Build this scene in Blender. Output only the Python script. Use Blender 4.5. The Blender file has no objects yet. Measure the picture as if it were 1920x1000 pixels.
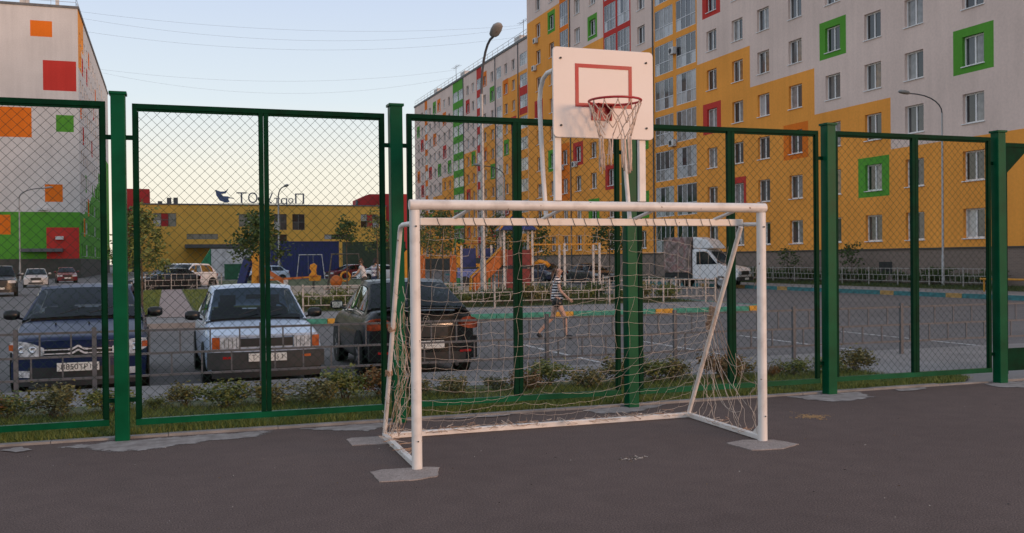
import bpy, bmesh, math, random
import numpy as np
from mathutils import Vector, Matrix

# ------------------------------------------------------------------ scene, camera, sky, sun
SC = bpy.context.scene
COL = SC.collection
random.seed(7)
R = math.radians

YAW, PITCH, ROLL, FPX = 0.3378, -0.0072, -0.0099, 1843.4
cam_d = bpy.data.cameras.new('camera'); cam = bpy.data.objects.new('camera', cam_d); COL.objects.link(cam)
cam_d.sensor_width = 36.0; cam_d.lens = 36.0 * FPX / 1920.0
cam_d.clip_start = 0.1; cam_d.clip_end = 3000
fw = Vector((math.sin(YAW) * math.cos(PITCH), math.cos(YAW) * math.cos(PITCH), math.sin(PITCH)))
rt = Vector((math.cos(YAW), -math.sin(YAW), 0)); up = rt.cross(fw)
rt2 = rt * math.cos(ROLL) + up * math.sin(ROLL); up2 = up * math.cos(ROLL) - rt * math.sin(ROLL)
mw = Matrix((rt2, up2, -fw)).transposed().to_4x4(); mw.translation = (0, 0, 1.6)
cam.matrix_world = mw
SC.camera = cam
SC.render.resolution_x = 1024; SC.render.resolution_y = 533

SUN_AZ = Vector((0.50, -0.86, 0)).normalized()      # where the low sun stands (behind the camera, to the right)
SUN_EL = R(7)
world = bpy.data.worlds.new('World'); SC.world = world; world.use_nodes = True
wn = world.node_tree.nodes; wl = world.node_tree.links; wn.clear()
wo = wn.new('ShaderNodeOutputWorld'); bg = wn.new('ShaderNodeBackground')
sky = wn.new('ShaderNodeTexSky'); sky.sky_type = 'NISHITA'; sky.sun_disc = False
sky.sun_elevation = SUN_EL; sky.sun_rotation = math.atan2(SUN_AZ.x, SUN_AZ.y)
sky.air_density = 1.0; sky.dust_density = 1.2; sky.ozone_density = 1.6; sky.altitude = 100
# evening haze: a pale cream band that lies along the whole horizon and thins upward, all the way round
tc = wn.new('ShaderNodeTexCoord'); sx = wn.new('ShaderNodeSeparateXYZ')
rampw = wn.new('ShaderNodeValToRGB'); mixw = wn.new('ShaderNodeMix'); mixw.data_type = 'RGBA'
hz = wn.new('ShaderNodeValToRGB')
wl.new(tc.outputs['Generated'], sx.inputs[0]); wl.new(sx.outputs['Z'], rampw.inputs[0]); wl.new(sx.outputs['Z'], hz.inputs[0])
for i, (p, c) in enumerate([(0.0, (.88, .79, .63)), (.05, (.87, .81, .67)), (.09, (.85, .82, .71)), (.157, (.67, .75, .80)), (.26, (.55, .64, .80)), (1.0, (.50, .54, .62))]):
    e = hz.color_ramp.elements[i] if i < 2 else hz.color_ramp.elements.new(p)
    e.position = p; e.color = (*c, 1)
rampw.color_ramp.elements[0].position = 0; rampw.color_ramp.elements[0].color = (1, 1, 1, 1)
rampw.color_ramp.elements[1].position = 1; rampw.color_ramp.elements[1].color = (.8, .8, .8, 1)
skm = wn.new('ShaderNodeVectorMath'); skm.operation = 'SCALE'; skm.inputs['Scale'].default_value = 0.10
wl.new(sky.outputs[0], skm.inputs[0])
wl.new(rampw.outputs[0], mixw.inputs[0]); wl.new(skm.outputs[0], mixw.inputs[6]); wl.new(hz.outputs[0], mixw.inputs[7])
wl.new(mixw.outputs[2], bg.inputs[0]); bg.inputs[1].default_value = 1.0
wl.new(bg.outputs[0], wo.inputs[0])

sun_d = bpy.data.lights.new('sun', 'SUN'); sun = bpy.data.objects.new('sun', sun_d); COL.objects.link(sun)
sun_d.energy = 1.4; sun_d.angle = R(15); sun_d.color = (1.0, .55, .31)
sdir = Vector((SUN_AZ.x * math.cos(SUN_EL), SUN_AZ.y * math.cos(SUN_EL), math.sin(SUN_EL)))
sun.rotation_euler = sdir.to_track_quat('Z', 'Y').to_euler()
vs = SC.view_settings; vs.view_transform = 'Standard'; vs.look = 'None'; vs.gamma = 1; vs.exposure = 0.2; vs.use_curve_mapping = False

YARD = -0.18     # the yard and car park lie a kerb lower than the court

# ------------------------------------------------------------------ materials
MATS = {}
def M(name, rgb=None, rough=.6, var=.12, scale=6., bump=0., bscale=40., metal=0., spec=.5, coat=0., trans=0., hue=None, detail=4.):
    if name in MATS: return MATS[name]
    m = bpy.data.materials.new(name); MATS[name] = m; m.use_nodes = True
    n = m.node_tree.nodes; l = m.node_tree.links; b = n['Principled BSDF']
    b.inputs['Roughness'].default_value = rough; b.inputs['Metallic'].default_value = metal
    b.inputs['Specular IOR Level'].default_value = spec; b.inputs['Coat Weight'].default_value = coat
    if trans: b.inputs['Transmission Weight'].default_value = trans
    b.inputs['Base Color'].default_value = (*rgb, 1)
    if var or bump:
        t = n.new('ShaderNodeTexCoord')
    if var:
        no = n.new('ShaderNodeTexNoise'); no.inputs['Scale'].default_value = scale; no.inputs['Detail'].default_value = detail
        l.new(t.outputs['Object'], no.inputs['Vector'])
        r = n.new('ShaderNodeValToRGB'); l.new(no.outputs['Fac'], r.inputs[0])
        c2 = hue if hue else rgb
        r.color_ramp.elements[0].position = .3; r.color_ramp.elements[1].position = .7
        r.color_ramp.elements[0].color = (*[max(0, x * (1 - var)) for x in rgb], 1)
        r.color_ramp.elements[1].color = (*[min(1, x * (1 + var)) for x in c2], 1)
        l.new(r.outputs[0], b.inputs['Base Color'])
        mr = n.new('ShaderNodeMapRange'); mr.inputs['To Min'].default_value = max(.02, rough - .08); mr.inputs['To Max'].default_value = min(1, rough + .08)
        l.new(no.outputs['Fac'], mr.inputs[0]); l.new(mr.outputs[0], b.inputs['Roughness'])
    if bump:
        nb = n.new('ShaderNodeTexNoise'); nb.inputs['Scale'].default_value = bscale; nb.inputs['Detail'].default_value = 5
        l.new(t.outputs['Object'], nb.inputs['Vector'])
        bp = n.new('ShaderNodeBump'); bp.inputs['Strength'].default_value = bump; bp.inputs['Distance'].default_value = .01
        l.new(nb.outputs['Fac'], bp.inputs['Height']); l.new(bp.outputs[0], b.inputs['Normal'])
    return m

def asphalt(name, dark, light, speck=.35, stain=.25, fine=160.):
    m = bpy.data.materials.new(name); MATS[name] = m; m.use_nodes = True
    n = m.node_tree.nodes; l = m.node_tree.links; b = n['Principled BSDF']
    t = n.new('ShaderNodeTexCoord')
    def noise(s, d=4, rr=.55):
        x = n.new('ShaderNodeTexNoise'); x.inputs['Scale'].default_value = s; x.inputs['Detail'].default_value = d; x.inputs['Roughness'].default_value = rr
        l.new(t.outputs['Object'], x.inputs['Vector']); return x
    a = noise(.35, 6, .6); f = noise(fine, 2); mid = noise(4.5, 5)
    r = n.new('ShaderNodeValToRGB'); l.new(a.outputs['Fac'], r.inputs[0])
    r.color_ramp.elements[0].position = .32; r.color_ramp.elements[0].color = (*dark, 1)
    r.color_ramp.elements[1].position = .70; r.color_ramp.elements[1].color = (*light, 1)
    r2 = n.new('ShaderNodeMapRange'); r2.inputs['From Min'].default_value = .3; r2.inputs['From Max'].default_value = .7
    r2.inputs['To Min'].default_value = 1 - stain; r2.inputs['To Max'].default_value = 1 + stain; l.new(mid.outputs['Fac'], r2.inputs[0])
    r3 = n.new('ShaderNodeMapRange'); r3.inputs['From Min'].default_value = .3; r3.inputs['From Max'].default_value = .72
    r3.inputs['To Min'].default_value = 1 - speck; r3.inputs['To Max'].default_value = 1 + speck; l.new(f.outputs['Fac'], r3.inputs[0])
    mu = n.new('ShaderNodeMath'); mu.operation = 'MULTIPLY'; l.new(r2.outputs[0], mu.inputs[0]); l.new(r3.outputs[0], mu.inputs[1])
    vm = n.new('ShaderNodeVectorMath'); vm.operation = 'SCALE'; l.new(r.outputs[0], vm.inputs[0]); l.new(mu.outputs[0], vm.inputs['Scale'])
    l.new(vm.outputs[0], b.inputs['Base Color'])
    b.inputs['Roughness'].default_value = .9; b.inputs['Specular IOR Level'].default_value = .25
    bp = n.new('ShaderNodeBump'); bp.inputs['Strength'].default_value = .5; bp.inputs['Distance'].default_value = .004
    l.new(f.outputs['Fac'], bp.inputs['Height']); l.new(bp.outputs[0], b.inputs['Normal'])
    return m

def chipped(name, a, b_, chip):
    """old white paint: uneven tone, grey grime, small chips down to rusty metal"""
    m = bpy.data.materials.new(name); MATS[name] = m; m.use_nodes = True
    n = m.node_tree.nodes; l = m.node_tree.links; b = n['Principled BSDF']; t = n.new('ShaderNodeTexCoord')
    def noise(s, d):
        x = n.new('ShaderNodeTexNoise'); x.inputs['Scale'].default_value = s; x.inputs['Detail'].default_value = d; l.new(t.outputs['Object'], x.inputs['Vector']); return x
    r = n.new('ShaderNodeValToRGB'); l.new(noise(5, 5).outputs['Fac'], r.inputs[0]); r.color_ramp.elements[0].position = .35; r.color_ramp.elements[1].position = .65
    r.color_ramp.elements[0].color = (*a, 1); r.color_ramp.elements[1].color = (*b_, 1)
    k = n.new('ShaderNodeValToRGB'); l.new(noise(26, 6).outputs['Fac'], k.inputs[0]); k.color_ramp.elements[0].position = .70; k.color_ramp.elements[1].position = .73
    g = n.new('ShaderNodeValToRGB'); l.new(noise(9, 8).outputs['Fac'], g.inputs[0]); g.color_ramp.elements[0].position = .52; g.color_ramp.elements[1].position = .75; g.color_ramp.elements[1].color = (.45, .45, .45, 1)
    m0 = n.new('ShaderNodeMix'); m0.data_type = 'RGBA'; m0.inputs[7].default_value = (.42, .37, .33, 1); l.new(g.outputs[0], m0.inputs[0]); l.new(r.outputs[0], m0.inputs[6])
    m1 = n.new('ShaderNodeMix'); m1.data_type = 'RGBA'; m1.inputs[7].default_value = (*chip, 1); l.new(k.outputs[0], m1.inputs[0]); l.new(m0.outputs[2], m1.inputs[6])
    l.new(m1.outputs[2], b.inputs['Base Color']); b.inputs['Roughness'].default_value = .45
    return m
def wallmat(name, c):
    """painted render: soft blotches, faint rain streaks and trowel grain"""
    m = bpy.data.materials.new(name); MATS[name] = m; m.use_nodes = True
    n = m.node_tree.nodes; l = m.node_tree.links; b = n['Principled BSDF']; t = n.new('ShaderNodeTexCoord')
    mp = n.new('ShaderNodeMapping'); mp.inputs['Scale'].default_value = (2.2, 2.2, .10); l.new(t.outputs['Object'], mp.inputs[0])
    s = n.new('ShaderNodeTexNoise'); s.inputs['Scale'].default_value = 1; s.inputs['Detail'].default_value = 5; l.new(mp.outputs[0], s.inputs['Vector'])
    a = n.new('ShaderNodeTexNoise'); a.inputs['Scale'].default_value = .25; a.inputs['Detail'].default_value = 5; l.new(t.outputs['Object'], a.inputs['Vector'])
    f = n.new('ShaderNodeTexNoise'); f.inputs['Scale'].default_value = 7; f.inputs['Detail'].default_value = 4; l.new(t.outputs['Object'], f.inputs['Vector'])
    def mr(x, lo, hi):
        q = n.new('ShaderNodeMapRange'); q.inputs['From Min'].default_value = .3; q.inputs['From Max'].default_value = .7; q.inputs['To Min'].default_value = lo; q.inputs['To Max'].default_value = hi; l.new(x.outputs['Fac'], q.inputs[0]); return q
    u = n.new('ShaderNodeMath'); u.operation = 'MULTIPLY'; l.new(mr(s, .95, 1.04).outputs[0], u.inputs[0]); l.new(mr(a, .91, 1.07).outputs[0], u.inputs[1])
    u2 = n.new('ShaderNodeMath'); u2.operation = 'MULTIPLY'; l.new(u.outputs[0], u2.inputs[0]); l.new(mr(f, .95, 1.05).outputs[0], u2.inputs[1])
    v = n.new('ShaderNodeVectorMath'); v.operation = 'SCALE'; v.inputs[0].default_value = c; l.new(u2.outputs[0], v.inputs['Scale']); l.new(v.outputs[0], b.inputs['Base Color'])
    b.inputs['Roughness'].default_value = .9; b.inputs['Specular IOR Level'].default_value = .2
    return m

def brickmat(name, c1, c2, mortar, w, h):
    m = bpy.data.materials.new(name); MATS[name] = m; m.use_nodes = True
    n = m.node_tree.nodes; l = m.node_tree.links; b = n['Principled BSDF']
    t = n.new('ShaderNodeTexCoord'); mp = n.new('ShaderNodeMapping'); mp.inputs['Rotation'].default_value = (R(90), 0, R(90))
    sxyz = n.new('ShaderNodeSeparateXYZ'); cmb = n.new('ShaderNodeCombineXYZ')
    ad = n.new('ShaderNodeMath'); l.new(t.outputs['Object'], sxyz.inputs[0])
    l.new(sxyz.outputs['X'], ad.inputs[0]); l.new(sxyz.outputs['Y'], ad.inputs[1]); l.new(ad.outputs[0], cmb.inputs[0]); l.new(sxyz.outputs['Z'], cmb.inputs[1])
    k = n.new('ShaderNodeTexBrick'); k.inputs['Scale'].default_value = 1; k.inputs['Brick Width'].default_value = w; k.inputs['Row Height'].default_value = h
    k.inputs['Mortar Size'].default_value = h * .12; k.inputs['Color1'].default_value = (*c1, 1); k.inputs['Color2'].default_value = (*c2, 1); k.inputs['Mortar'].default_value = (*mortar, 1)
    l.new(cmb.outputs[0], k.inputs['Vector']); l.new(k.outputs['Color'], b.inputs['Base Color']); b.inputs['Roughness'].default_value = .85
    return m

def stripes(name, c1, c2, period):
    m = bpy.data.materials.new(name); MATS[name] = m; m.use_nodes = True
    n = m.node_tree.nodes; l = m.node_tree.links; b = n['Principled BSDF']
    t = n.new('ShaderNodeTexCoord'); s = n.new('ShaderNodeSeparateXYZ'); l.new(t.outputs['Object'], s.inputs[0])
    mo = n.new('ShaderNodeMath'); mo.operation = 'FRACT'; dv = n.new('ShaderNodeMath'); dv.operation = 'DIVIDE'; dv.inputs[1].default_value = period
    l.new(s.outputs['Z'], dv.inputs[0]); l.new(dv.outputs[0], mo.inputs[0])
    g = n.new('ShaderNodeMath'); g.operation = 'GREATER_THAN'; g.inputs[1].default_value = .5; l.new(mo.outputs[0], g.inputs[0])
    mx = n.new('ShaderNodeMix'); mx.data_type = 'RGBA'; mx.inputs[6].default_value = (*c1, 1); mx.inputs[7].default_value = (*c2, 1)
    l.new(g.outputs[0], mx.inputs[0]); l.new(mx.outputs[2], b.inputs['Base Color']); b.inputs['Roughness'].default_value = .9
    return m

def leafmat(name, a, b_, rough=.6):
    m = bpy.data.materials.new(name); MATS[name] = m; m.use_nodes = True
    n = m.node_tree.nodes; l = m.node_tree.links; b = n['Principled BSDF']
    g = n.new('ShaderNodeNewGeometry'); r = n.new('ShaderNodeValToRGB'); l.new(g.outputs['Random Per Island'], r.inputs[0])
    r.color_ramp.elements[0].color = (*a, 1); r.color_ramp.elements[1].color = (*b_, 1)
    l.new(r.outputs[0], b.inputs['Base Color']); b.inputs['Roughness'].default_value = rough; b.inputs['Specular IOR Level'].default_value = .25
    return m

def fading(name, c1, c2, ns=7.):
    """thin concrete smear whose edge breaks up and feathers out (attribute 'edge' is 1 inside, 0 on the outline)"""
    m = bpy.data.materials.new(name); MATS[name] = m; m.use_nodes = True
    n = m.node_tree.nodes; l = m.node_tree.links; b = n['Principled BSDF']; out = n['Material Output']; t = n.new('ShaderNodeTexCoord')
    at = n.new('ShaderNodeAttribute'); at.attribute_name = 'edge'
    x = n.new('ShaderNodeTexNoise'); x.inputs['Scale'].default_value = ns; x.inputs['Detail'].default_value = 8; x.inputs['Roughness'].default_value = .65; l.new(t.outputs['Object'], x.inputs['Vector'])
    r = n.new('ShaderNodeValToRGB'); r.color_ramp.elements[0].position = .3; r.color_ramp.elements[1].position = .7; r.color_ramp.elements[0].color = (*c1, 1); r.color_ramp.elements[1].color = (*c2, 1); l.new(x.outputs['Fac'], r.inputs[0]); l.new(r.outputs[0], b.inputs['Base Color'])
    b.inputs['Roughness'].default_value = .95; b.inputs['Specular IOR Level'].default_value = .2
    a = n.new('ShaderNodeMath'); a.operation = 'MULTIPLY_ADD'; a.inputs[1].default_value = 2.6; a.inputs[2].default_value = -1.75; l.new(x.outputs['Fac'], a.inputs[0])
    s = n.new('ShaderNodeMath'); s.operation = 'MULTIPLY_ADD'; s.inputs[1].default_value = 1.5; l.new(at.outputs['Fac'], s.inputs[0]); l.new(a.outputs[0], s.inputs[2])
    mr = n.new('ShaderNodeMapRange'); mr.inputs['From Min'].default_value = -.1; mr.inputs['From Max'].default_value = .45; l.new(s.outputs[0], mr.inputs[0])
    tr = n.new('ShaderNodeBsdfTransparent'); mx = n.new('ShaderNodeMixShader'); l.new(mr.outputs[0], mx.inputs[0]); l.new(tr.outputs[0], mx.inputs[1]); l.new(b.outputs[0], mx.inputs[2]); l.new(mx.outputs[0], out.inputs[0])
    return m

# ------------------------------------------------------------------ mesh helpers
class MB:
    def __init__(s): s.v = []; s.f = []; s.m = []
    def add(s, vs, fs, m=0):
        o = len(s.v); s.v += [tuple(p) for p in vs]
        for f in fs: s.f.append(tuple(i + o for i in f)); s.m.append(m)
        return s
    def box(s, x0, x1, y0, y1, z0, z1, m=0):
        return s.add([(x0, y0, z0), (x1, y0, z0), (x1, y1, z0), (x0, y1, z0), (x0, y0, z1), (x1, y0, z1), (x1, y1, z1), (x0, y1, z1)],
                     [(0, 3, 2, 1), (4, 5, 6, 7), (0, 1, 5, 4), (1, 2, 6, 5), (2, 3, 7, 6), (3, 0, 4, 7)], m)
    def bar(s, a, b, w, h=None, m=0, upv=(0, 0, 1)):
        a = Vector(a); b = Vector(b); d = (b - a).normalized(); h = h or w
        u = Vector(upv)
        if abs(d.dot(u)) > .98: u = Vector((0, 1, 0))
        sx = d.cross(u).normalized() * w / 2; sy = sx.cross(d).normalized() * h / 2
        vs = [p + q for p in (a, b) for q in (-sx - sy, sx - sy, sx + sy, -sx + sy)]
        return s.add(vs, [(0, 1, 2, 3), (7, 6, 5, 4), (0, 4, 5, 1), (1, 5, 6, 2), (2, 6, 7, 3), (3, 7, 4, 0)], m)
    def tube(s, pts, r, n=8, m=0, cap=True, closed=False):
        pts = [Vector(p) for p in pts]; rs = r if isinstance(r, (list, tuple)) else [r] * len(pts)
        o = len(s.v); N = len(pts); pu = None
        for i, p in enumerate(pts):
            if closed: d = pts[(i + 1) % N] - pts[i - 1]
            else: d = pts[min(i + 1, N - 1)] - pts[max(i - 1, 0)]
            if d.length < 1e-9: d = Vector((0, 0, 1))
            d.normalize()
            if pu is None:
                u = Vector((0, 0, 1)) if abs(d.z) < .9 else Vector((1, 0, 0))
            else: u = pu
            x = d.cross(u)
            if x.length < 1e-6: x = d.cross(Vector((0, 1, 0)))
            x.normalize(); y = x.cross(d).normalized(); pu = y
            for k in range(n):
                a = 2 * math.pi * k / n
                s.v.append(tuple(p + (x * math.cos(a) + y * math.sin(a)) * rs[i]))
        for i in range(N if closed else N - 1):
            j = (i + 1) % N
            for k in range(n):
                k2 = (k + 1) % n
                s.f.append((o + i * n + k, o + i * n + k2, o + j * n + k2, o + j * n + k)); s.m.append(m)
        if cap and not closed:
            s.f.append(tuple(o + k for k in range(n))[::-1]); s.m.append(m)
            s.f.append(tuple(o + (N - 1) * n + k for k in range(n))); s.m.append(m)
        return s
    def prism(s, poly, z0, z1, m=0):                       # vertical prism from an xy outline
        n = len(poly)
        return s.add([(x, y, z0) for x, y in poly] + [(x, y, z1) for x, y in poly],
                     [tuple(range(n))[::-1], tuple(range(n, 2 * n))] + [(i, (i + 1) % n, n + (i + 1) % n, n + i) for i in range(n)], m)
    def prismy(s, poly, y0, y1, m=0):                      # outline in xz, extruded along y
        n = len(poly)
        return s.add([(x, y0, z) for x, z in poly] + [(x, y1, z) for x, z in poly],
                     [tuple(range(n)), tuple(range(n, 2 * n))[::-1]] + [(i, n + i, n + (i + 1) % n, (i + 1) % n) for i in range(n)], m)
    def lathe(s, prof, n=20, m=0, axis='z', c=(0, 0, 0)):  # prof = [(radius, height)]
        o = len(s.v)
        for r, h in prof:
            for k in range(n):
                a = 2 * math.pi * k / n; p = (r * math.cos(a), r * math.sin(a), h)
                if axis == 'x': p = (h, p[0], p[1])
                elif axis == 'y': p = (p[0], h, p[1])
                s.v.append((p[0] + c[0], p[1] + c[1], p[2] + c[2]))
        for i in range(len(prof) - 1):
            for k in range(n):
                k2 = (k + 1) % n
                s.f.append((o + i * n + k, o + i * n + k2, o + (i + 1) * n + k2, o + (i + 1) * n + k)); s.m.append(m)
        return s
    def grid(s, P, m=0):                                   # P[i][j] points
        o = len(s.v); a = len(P); b = len(P[0])
        for row in P: s.v += [tuple(p) for p in row]
        for i in range(a - 1):
            for j in range(b - 1):
                s.f.append((o + i * b + j, o + i * b + j + 1, o + (i + 1) * b + j + 1, o + (i + 1) * b + j)); s.m.append(m)
        return s
    def mesh(s, name, mats, smooth=False):
        me = bpy.data.meshes.new(name); me.from_pydata(s.v, [], s.f)
        for m in (mats if isinstance(mats, (list, tuple)) else [mats]): me.materials.append(m)
        me.polygons.foreach_set('material_index', s.m)
        if smooth: me.polygons.foreach_set('use_smooth', [True] * len(s.f))
        me.update(); return me
    def build(s, name, mats, parent=None, loc=(0, 0, 0), rot=0, smooth=False, bevel=0, subsurf=0, autosmooth=None):
        return obj(name, s.mesh(name, mats, smooth), parent, loc, rot, bevel, subsurf, autosmooth)

def obj(name, me, parent=None, loc=(0, 0, 0), rot=0, bevel=0, subsurf=0, autosmooth=None):
    o = bpy.data.objects.new(name, me); COL.objects.link(o)
    o.location = loc
    o.rotation_euler = rot if isinstance(rot, (tuple, list)) else (0, 0, rot)
    if parent: o.parent = parent
    if bevel:
        b = o.modifiers.new('bevel', 'BEVEL'); b.width = bevel; b.segments = 2; b.limit_method = 'ANGLE'; b.angle_limit = R(40)
    if subsurf:
        q = o.modifiers.new('subsurf', 'SUBSURF'); q.levels = subsurf; q.render_levels = subsurf
    if autosmooth is not None and me:
        me.polygons.foreach_set('use_smooth', [True] * len(me.polygons))
        try: me.set_sharp_from_angle(angle=R(autosmooth))
        except Exception: pass
    return o
def tag(o, label=None, cat=None, group=None, kind=None):
    if label: o['label'] = label
    if cat: o['category'] = cat
    if group: o['group'] = group
    if kind: o['kind'] = kind
    return o
def thing(name, label, cat, loc=(0, 0, 0), rot=0, group=None):
    return tag(obj(name, None, None, loc, rot), label, cat, group)
def copy_tree(o, parent=None):
    c = o.copy(); COL.objects.link(c); c.parent = parent
    for ch in list(o.children): copy_tree(ch, c)
    return c
def sheet(name, poly, z, mat, kind='structure', thick=None):
    b = MB()
    if thick: b.prism(poly, z - thick, z)
    else: b.add([(x, y, z) for x, y in poly], [tuple(range(len(poly)))])
    return tag(b.build(name, mat), kind=kind)
def blob(cx, cy, rx, ry, n=26, j=.25, rot=0, seed=0):
    rn = random.Random(seed); ph = [rn.uniform(0, 6.28) for _ in range(4)]; P = []
    for k in range(n):
        a = 2 * math.pi * k / n
        q = 1 + j * (.5 * math.sin(2 * a + ph[0]) + .35 * math.sin(3 * a + ph[1]) + .3 * math.sin(5 * a + ph[2]) + .25 * math.sin(9 * a + ph[3])) + rn.uniform(-.08, .08) * j * 3
        x, y = rx * q * math.cos(a), ry * q * math.sin(a)
        P.append((cx + x * math.cos(rot) - y * math.sin(rot), cy + x * math.sin(rot) + y * math.cos(rot)))
    return P
def textmesh(txt, size, mat, depth=.002, name='lettering'):
    c = bpy.data.curves.new('t', 'FONT'); c.body = txt; c.size = size; c.extrude = depth; c.align_x = 'CENTER'; c.align_y = 'CENTER'
    o = bpy.data.objects.new('t', c); COL.objects.link(o)
    dg = bpy.context.evaluated_depsgraph_get()
    me = bpy.data.meshes.new_from_object(o.evaluated_get(dg)); me.name = name
    bpy.data.objects.remove(o); bpy.data.curves.remove(c)
    me.materials.clear(); me.materials.append(mat)
    return me
ORD = ['first', 'second', 'third', 'fourth', 'fifth', 'sixth', 'seventh', 'eighth', 'ninth', 'tenth', 'eleventh', 'twelfth', 'thirteenth', 'fourteenth', 'fifteenth', 'sixteenth', 'seventeenth', 'eighteenth', 'nineteenth', 'twentieth',
       'twenty-first', 'twenty-second', 'twenty-third', 'twenty-fourth', 'twenty-fifth', 'twenty-sixth', 'twenty-seventh', 'twenty-eighth', 'twenty-ninth', 'thirtieth']

# ------------------------------------------------------------------ palette
ASPH = asphalt('yard_asphalt', (.128, .120, .118), (.168, .158, .155), .3, .14, 60)
COURT = asphalt('court_asphalt', (.113, .081, .072), (.141, .102, .090), .55, .08, 95)
CONC = M('concrete', (.25, .235, .225), .9, .28, 3.5, .5, 60)
CONCL = M('concrete_light', (.38, .35, .335), .9, .3, 5, .6, 70)
PADM = asphalt('pad_concrete', (.30, .25, .225), (.37, .315, .29), .3, .2, 90)
WALK = M('pavement', (.215, .205, .20), .9, .2, 1.2, .3, 60)
PAVER = M('pink_paving', (.30, .23, .21), .9, .2, 5, .4, 30)
SOIL = M('soil', (.085, .075, .045), .95, .4, 9, .8, 30, hue=(.10, .11, .045))
LAWN = M('lawn_soil', (.05, .062, .022), .95, .45, 3, .8, 40, hue=(.085, .10, .035))
SAND = M('sand', (.33, .26, .19), .95, .2, 4, .5, 40)
GRN = M('fence_green', (.0003, .070, .028), .38, .18, 3, .06, 30, spec=.10, hue=(.0004, .085, .035))
GRND = M('fence_green_backlit', (.0004, .030, .013), .55, .3, 8, .12, 60, spec=.06)  # fence green darkened, backlit shade of the frames put into the colour
WIRE = M('mesh_wire', (.006, .028, .017), .5, .2, 20, spec=.4)
WHITE = chipped('white_paint', (.76, .715, .675), (.84, .80, .76), (.20, .11, .07))
BOARD = M('board_paint', (.82, .74, .69), .45, .05, 3, .05, 30)
RED = M('red_paint', (.42, .02, .025), .4, .15, 6)
NETM = M('net_cord', (.60, .51, .43), .95, .25, 30)
NETO = M('old_net_cord', (.42, .27, .18), .95, .25, 30)
GREYM = M('railing_grey', (.095, .098, .108), .6, .2, 6, .1, 60)
RAILW = M('railing_pale', (.34, .32, .30), .6, .2, 6)
GAL = M('galvanised', (.36, .36, .36), .45, .15, 5, metal=.3)
DARK = M('dark_plastic', (.018, .018, .02), .55, .2, 8)
BLACK = M('black_paint', (.008, .008, .009), .35, .2, 8)
RUBBER = M('rubber', (.014, .014, .014), .85, .2, 12)
CHROME = M('chrome', (.75, .75, .77), .15, 0, metal=1)
YEL = M('playground_yellow', (.55, .24, .012), .45, .12, 4)
ORA = M('playground_orange', (.42, .11, .012), .45, .12, 4)
BLUE = M('playground_blue', (.012, .022, .12), .45, .15, 4)
PGRN = M('playground_green', (.015, .16, .05), .5, .15, 4)
MAROON = M('playground_maroon', (.17, .02, .018), .5, .15, 4)
BARK = M('bark', (.10, .075, .055), .95, .3, 14, .8, 40)
# ------------------------------------------------------------------ ground, court, pavements
def rect(x0, x1, y0, y1): return [(x0, y0), (x1, y0), (x1, y1), (x0, y1)]
sheet('ground', rect(-900, 900, -500, 1600), YARD, ASPH)
sheet('court', rect(-26, 26, -24, 9.6), 0.0, COURT, thick=.2)
LPOLY = [(-14, 9.72), (9.35, 9.72), (9.8, 10.05), (9.15, 10.6), (8.95, 11.4), (7.6, 11.75), (3, 11.95), (-14, 11.95)]
sheet('pavement', rect(-26, 26, 9.6, 13.75), -0.012, WALK, thick=.19)
sheet('lawn', LPOLY, .006, LAWN)
kb = tag(obj('court_kerb', None), kind='structure')
kmesh = MB().box(0, .985, -.04, .05, -.05, .022).mesh('kerb_stone', CONC)
for i in range(-14, 12):
    obj('kerb_stone', kmesh, kb, (i * .99, 9.645 + random.uniform(-.006, .006), random.uniform(-.006, .004)), random.uniform(-.004, .004))
# concrete set round the posts, the pads under the goal and a sandy patch
def rough_edge(P, seed, amp, sub=5):
    rn = random.Random(seed); Q = []
    for (a, b) in zip(P, P[1:] + P[:1]):
        for k in range(sub):
            f = k / sub; Q.append((a[0] + (b[0] - a[0]) * f + rn.gauss(0, amp), a[1] + (b[1] - a[1]) * f + rn.gauss(0, amp)))
    return Q
patches = [[(-.87, 9.41), (-.43, 9.5), (-.08, 9.52), (.39, 9.56), (.83, 9.57), (.89, 9.46), (.75, 9.24), (.38, 9.2), (.06, 9.1), (-.12, 8.98), (-.45, 8.97), (-.63, 9.13)], [(1.17, 9.5), (1.82, 9.58), (2.2, 9.52), (1.95, 9.30), (1.75, 9.15)],
           [(4.09, 9.55), (4.63, 9.58), (5.15, 9.57), (4.94, 9.38), (4.49, 9.18), (4.22, 9.25)], [(6.66, 9.5), (7.28, 9.58), (7.65, 9.57), (7.54, 9.14), (7.11, 8.98), (6.88, 9.04), (6.71, 9.27)],
           [(9.5, 9.57), (10.5, 9.58), (10.3, 9.1), (9.66, 9.06), (9.45, 9.24)], [(8.21, 9.57), (8.66, 9.56), (8.54, 9.42), (8.09, 9.36)], [(-1.37, 9.41), (-1.21, 9.5), (-1.11, 9.33), (-1.22, 9.25)], [(2.6, 9.57), (3.4, 9.58), (3.24, 9.47), (2.69, 9.48)]]
SMEAR = fading('concrete_smear', (.20, .175, .165), (.40, .37, .355))
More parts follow.
